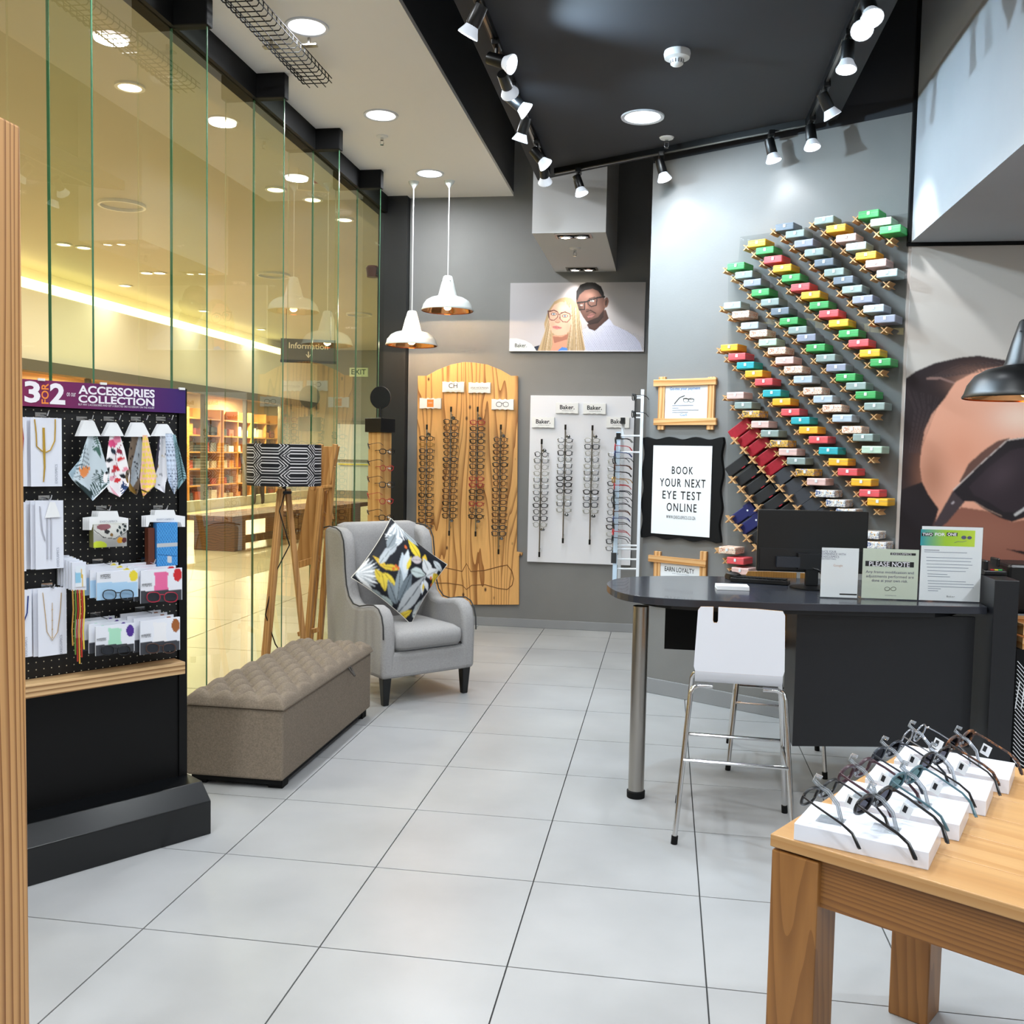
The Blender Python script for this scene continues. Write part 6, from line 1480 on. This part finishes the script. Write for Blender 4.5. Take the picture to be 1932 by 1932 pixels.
a, z1_ = fr.uv(*s6(1208, 373), -.0004); c_, z0_ = fr.uv(*s6(1400, 396), -.0004); MB().box(a, min(c_, fr.uv(1733, 1100, 0)[0]), -.0006, -.0001, z0_ - ZD, z1_ - ZD).build('black_bar', m_ink, t)
for w_, x0, x1, y0, y1, mm in [('EXECUSPECS', 1218, 1368, 378, 391, m_wtxt), ('PLEASE NOTE', 1045, 1355, 443, 479, m_wtxt), ('Any frame modification and', 1020, 1385, 512, 538, m_violet), ('adjustments performed are', 1022, 1385, 544, 572, m_violet), ('done at your own risk.', 1065, 1340, 576, 604, m_violet), ('www.execuspecs.co.za', 1165, 1250, 696, 704, m_violet)]:
    (a, b), (c_, d) = s6(x0, y0), s6(x1, y1); fit_text(t, fr, w_, -.0008, a, c_, b, d, mm, bold=.012 if 'NOTE' in w_ else 0)
b = MB()
for cx in (1183, 1230):
    b.tube([(fr.uv(*s6(cx + 20 * math.cos(q), 648 + 14 * math.sin(q)), -.0008)[0], -.0008, fr.uv(*s6(cx + 20 * math.cos(q), 648 + 14 * math.sin(q)), -.0008)[1] - ZD) for q in np.linspace(0, 6.28, 14)[:-1]], .0009, 4, closed=True)
b.build('spectacle_icon', m_ink, t)
t, fr = holder(1738, 1848, 1136, 994, 'tall white TWO FOR ONE offer sign with green banner on the desk', m_paper)
x0, x1, y0, y1 = 1738, 1842, 998, 1031
U, Z = rect_uv(fr, *s6(1440, 195)[:1], s6(1853, 195)[0], s6(1440, 195)[1], s6(1440, 318)[1], -.0004, 50); tt = np.linspace(0, 1, U.shape[1])[None, :, None] + 0 * U[..., None]
c = np.clip(1 - tt * 2.2, 0, 1) * np.array(lin('#2f9aa8')) + np.clip(tt * 2.2, 0, 1) * (np.clip(2 - tt * 2, 0, 1) * np.array(lin('#a9cf3a')) + np.clip(tt * 2 - 1, 0, 1) * np.array(lin('#c9e04a'))) / np.maximum(np.clip(2 - tt * 2, 0, 1) + np.clip(tt * 2 - 1, 0, 1), 1e-3)
bn = grid_print('banner', np.stack([U, 0 * U - .0004, Z - ZD], -1), c, m_print, t); ORG[bn.name] = (0, 0, ZD)
for w_, xa, xb in (('TWO', 1445, 1533), ('ONE', 1635, 1716)):
    a, z1_ = fr.uv(*s6(xa, 220), -.0006); c_, z0_ = fr.uv(*s6(xb, 249), -.0006); MB().box(a, c_, -.0008, -.0005, z0_ - ZD, z1_ - ZD).build('word_bar', m_ink, t)
    (p0, r0), (p1, r1) = s6(xa + 6, 223), s6(xb - 6, 246); fit_text(t, fr, w_, -.001, p0, p1, r0, r1, m_wtxt, bold=.03)
(p0, r0), (p1, r1) = s6(1546, 223), s6(1624, 246); fit_text(t, fr, 'FOR', -.001, p0, p1, r0, r1, m_wtxt, bold=.03)
b = MB()
for cx, cy, rr in ((1765, 258, 20), (1808, 260, 18)):
    pts = [fr.uv(*s6(cx + rr * math.cos(q), cy + rr * .7 * math.sin(q)), -.0008) for q in np.linspace(0, 6.28, 14)[:-1]]; b.add([(u_, -.0009, z_ - ZD) for u_, z_ in pts], [tuple(range(13))])
pts = [fr.uv(*s6(x, y), -.0008) for x, y in ((1692, 298), (1720, 288), (1750, 292), (1785, 284))]; b.tube([(u_, -.001, z_ - ZD) for u_, z_ in pts], .001, 4).build('spectacle_picture', m_violet, t)
for k, (xa, xb, y) in enumerate([(1465, 1580, 352), (1465, 1790, 366), (1480, 1830, 408), (1480, 1820, 432), (1482, 1830, 458), (1484, 1800, 482), (1486, 1780, 508), (1488, 1640, 534), (1490, 1660, 552), (1490, 1780, 586), (1492, 1840, 606), (1492, 1840, 628), (1492, 1590, 645), (1492, 1570, 661)]):
    a, z_ = fr.uv(*s6(xa, y), -.0006); c_, _ = fr.uv(*s6(xb, y), -.0006); MB().box(a, c_, -.0007, -.0004, z_ - ZD - .0012, z_ - ZD + .0012).build('text_line', m_violet if k < 1 else m_grey, t)
(p0, r0), (p1, r1) = s6(1634, 700), s6(1696, 713); fit_text(t, fr, 'Baker', -.0008, p0, p1, r0, r1, m_ink, track=1.3)
# card reader on the pillar
t = thing('card_reader', 'black card payment reader with coloured keys on the end pillar', 'card reader', (1.463, 4.66, 1.0672), math.radians(5))
MB().hexa([(-.055, -.09, 0), (.05, -.09, 0), (.05, .08, 0), (-.055, .08, 0), (-.05, -.09, .02), (.045, -.09, .02), (.045, .08, .05), (-.05, .08, .05)]).build('body', m_black, t, bevel=.004)
MB().box(-.05, -.03, -.08, .06, .02, .065).box(.03, .045, -.02, .06, .03, .07).build('side_guard', m_black, t, bevel=.006)
for k, cl in enumerate(('#c8282e', '#e8d23a', '#3fae55')): MB().box(-.022 + k * .018, -.008 + k * .018, -.082, -.074, .02, .026).build('key', pmat('key_%d' % k, cl, .4), t)
# counter stub behind the pillar with crate and printer
sc_ = thing('side_counter', 'black side counter with white leaf line drawing behind the pillar', 'counter', (0, 0, 0))
MB().box(1.53, 2.6, 4.45, 5.2, 0, .76).build('body', m_blackmatt, sc_)
b = MB(); rs = random.Random(2)
for k in range(26):
    z0_ = .20 + k * .018; b.tube([(1.535, 4.446, z0_ + .06), (1.57, 4.446, z0_ + .02), (1.64, 4.446, z0_ - .02)], .0022, 4)
b.tube([(1.535, 4.446, .5), (1.548, 4.446, .62)], .0025, 4).tube([(1.56, 4.446, .5), (1.57, 4.446, .62)], .0025, 4)
b.build('leaf_lines', m_paper, sc_)
t = thing('wooden_crate', 'small slatted wooden crate at the right edge behind the pillar', 'crate', (1.70, 4.6, .76), math.radians(8))
for z_ in (0, .06): 
    MB().box(-.15, .15, -.12, -.108, z_, z_ + .05).build('slat', m_fpine, t); MB().box(-.15, .15, .108, .12, z_, z_ + .05).build('slat', m_fpine, t)
    MB().box(-.162, -.15, -.12, .12, z_, z_ + .05).build('slat', m_fpine, t); MB().box(.15, .162, -.12, .12, z_, z_ + .05).build('slat', m_fpine, t)
MB().box(-.15, .15, -.108, .108, 0, .01).build('bottom_board', m_fpine, t)
o = MB().lathe([(0, 0), (.035, 0), (.037, .1), (.03, .14), (.014, .15), (.014, .17), (0, .17)], 16).build('orange_bottle', pmat('orange_bottle', '#d8672e', .35), smooth=True); o.location = (1.66, 4.56, .7715)
tag(o, 'orange bottle standing in the wooden crate', 'bottle')
t = thing('receipt_printer', 'black receipt printer at the right edge above the crate', 'printer', (1.72, 4.95, .76))
MB().box(-.12, .2, -.1, .15, 0, .10).build('base', m_black, t, bevel=.01)
MB().box(-.1, .2, -.08, .15, .10, .33).build('body', m_black, t, bevel=.015)

# ================================================================== oak display table in the foreground
KX, KY, TA = .249, 2.129, math.radians(-32)
m_tt = woodmat('table_top', '#c99c66', '#bd8d56', 'x', 14, 3, .05, .38)
m_tl = woodmat('table_leg', '#a06e38', '#8a5c2c', 'z', 14, 5, .09, .42, dirn='DIAGONAL')
m_ta = woodmat('table_apron', '#9c6b36', '#80532a', 'x', 22, 5, .07, .42)
tb_ = thing('display_table', 'oak display table in the right foreground', 'table', (KX, KY, 0), TA)
for k in range(6): MB().box(0, 1.6, k * .15 + .0005, k * .15 + .1495, .722, .75).build('top_board', m_tt, tb_, bevel=.0025)
for x in (.003, 1.49):
    for y in (.003, .79): MB().box(x, x + .107, y, y + .107, 0, .716).build('leg', m_tl, tb_, bevel=.004)
MB().box(.11, 1.49, .02, .045, .615, .716).box(.11, 1.49, .855, .88, .615, .716).build('apron', m_ta, tb_)
MB().box(.02, .045, .11, .79, .615, .716).box(1.555, 1.58, .11, .79, .615, .716).build('end_apron', m_ta, tb_)
M4 = Matrix.Translation((KX, KY, 0)) @ Matrix.Rotation(TA, 4, 'Z')
m_slab = pmat('slab_white', '#e4e8f2', .25, coat=.2)
m_rest = pmat('clear_rest', '#dfe6ec', .08, trans=.85)
lens_sun = glassmat('lens_sun', (.10, .10, .12), 1.5); lens_teal = glassmat('lens_teal', (.12, .2, .2), 1.5); lens_lt = glassmat('lens_light', (.85, .87, .88), 1.5, gain=1.6)
fr_tort = patmat('frame_tortoiseshell', '#3a1f12', '#120a07', '#8a5423', 60)
names = [('nearest', 'second nearest', 'third nearest', 'farthest')]
def big_spec(loc, k, fm, lm, label, yaw):
    t = thing('display_spectacles', label, 'spectacles', loc, 0, 'spectacles on the white blocks')
    t.rotation_euler = (Matrix.Rotation(TA, 3, 'Z') @ Matrix.Rotation(math.radians(-90 + yaw), 3, 'Z') @ Matrix.Rotation(math.radians(-19), 3, 'X')).to_euler()
    t.scale = (1.1,) * 3; F_, T_, L_, rr = spec_parts(k, 2, .132)
    F_.build('front', fm, t, smooth=True)
    for p in T_: MB().tube(p, [rr * .8, rr * .7, rr * .75, rr * .95, rr * 1.15], 8).lathe([(0, -.004), (.0045, 0), (0, .004)], 8, p[-1]).build('temple', fm, t, smooth=True)
    for p in L_: MB().add(p, [tuple(range(len(p)))]).build('lens', lm, t, fix=False)
    for s in (-1, 1): MB().lathe([(0, -.005), (.0028, 0), (0, .005)], 8, (s * .007, .006, -.002)).build('nose_pad', m_rest, t, smooth=True)
    x = -(2 * STY[k][0] + .014)
    MB().box(x - .001, x, .028, .05, -.028, -.002).build('price_tag', m_paper, t)
    MB().box(x - .0016, x + .0006, .032, .040, -.020, -.006).build('barcode', m_ink, t)
for k in range(4):
    p = M4 @ Vector((.052, .004 + .2 * k, .75)); A9 = TA + math.radians(9)
    b = thing('display_block', 'white display block holding two spectacles, %s on the table' % names[0][k], 'display block', p, A9, 'white display blocks')
    MB().box(0, .27, 0, .162, 0, .037).build('slab', m_slab, b, bevel=.0015)
    for i, (gx, gy) in enumerate(((.035, .062), (.145, .078))):
        MB().box(gx + .0, gx + .055, gy - .025, gy + .025, .037, .0385).build('rest_base', m_acry, b)
        for dy in (-.006, .006):
            MB().tube([(gx + .05, gy + dy, .038), (gx + .04, gy + dy, .075), (gx + .018, gy + dy, .1), (gx + .0, gy + dy, .108), (gx - .012, gy + dy, .118), (gx - .008, gy + dy, .13), (gx + .004, gy + dy, .126)], .003, 6).build('nose_rest', m_rest, b, smooth=True)
        fm, lm, nm = [[(SCOL[0][1], lens_lt, 'black rimmed clear'), (SCOL[0][1], lens_sun, 'black dark-lens')], [(pmat('frame_plum', '#3a2029', .3), lens_lt, 'dark plum'), (pmat('frame_teal', '#41606a', .3), lens_teal, 'teal tinted metal')], [(SCOL[3][1], lens_sun, 'gunmetal dark-lens'), (SCOL[0][1], lens_sun, 'glossy black sun')], [(SCOL[7][1], lens_lt, 'silver and black'), (fr_tort, lens_sun, 'tortoiseshell sun')]][k][i]
        w = Matrix.Translation(p) @ Matrix.Rotation(A9, 4, 'Z') @ Vector((gx, gy, .094))
        big_spec(w, [0, 3, 3, 0, 0, 1, 2, 3][k * 2 + i], fm, lm, '%s spectacles, %s on the %s white block' % (nm, ('left', 'right')[i], names[0][k]), -7 - 2 * i)
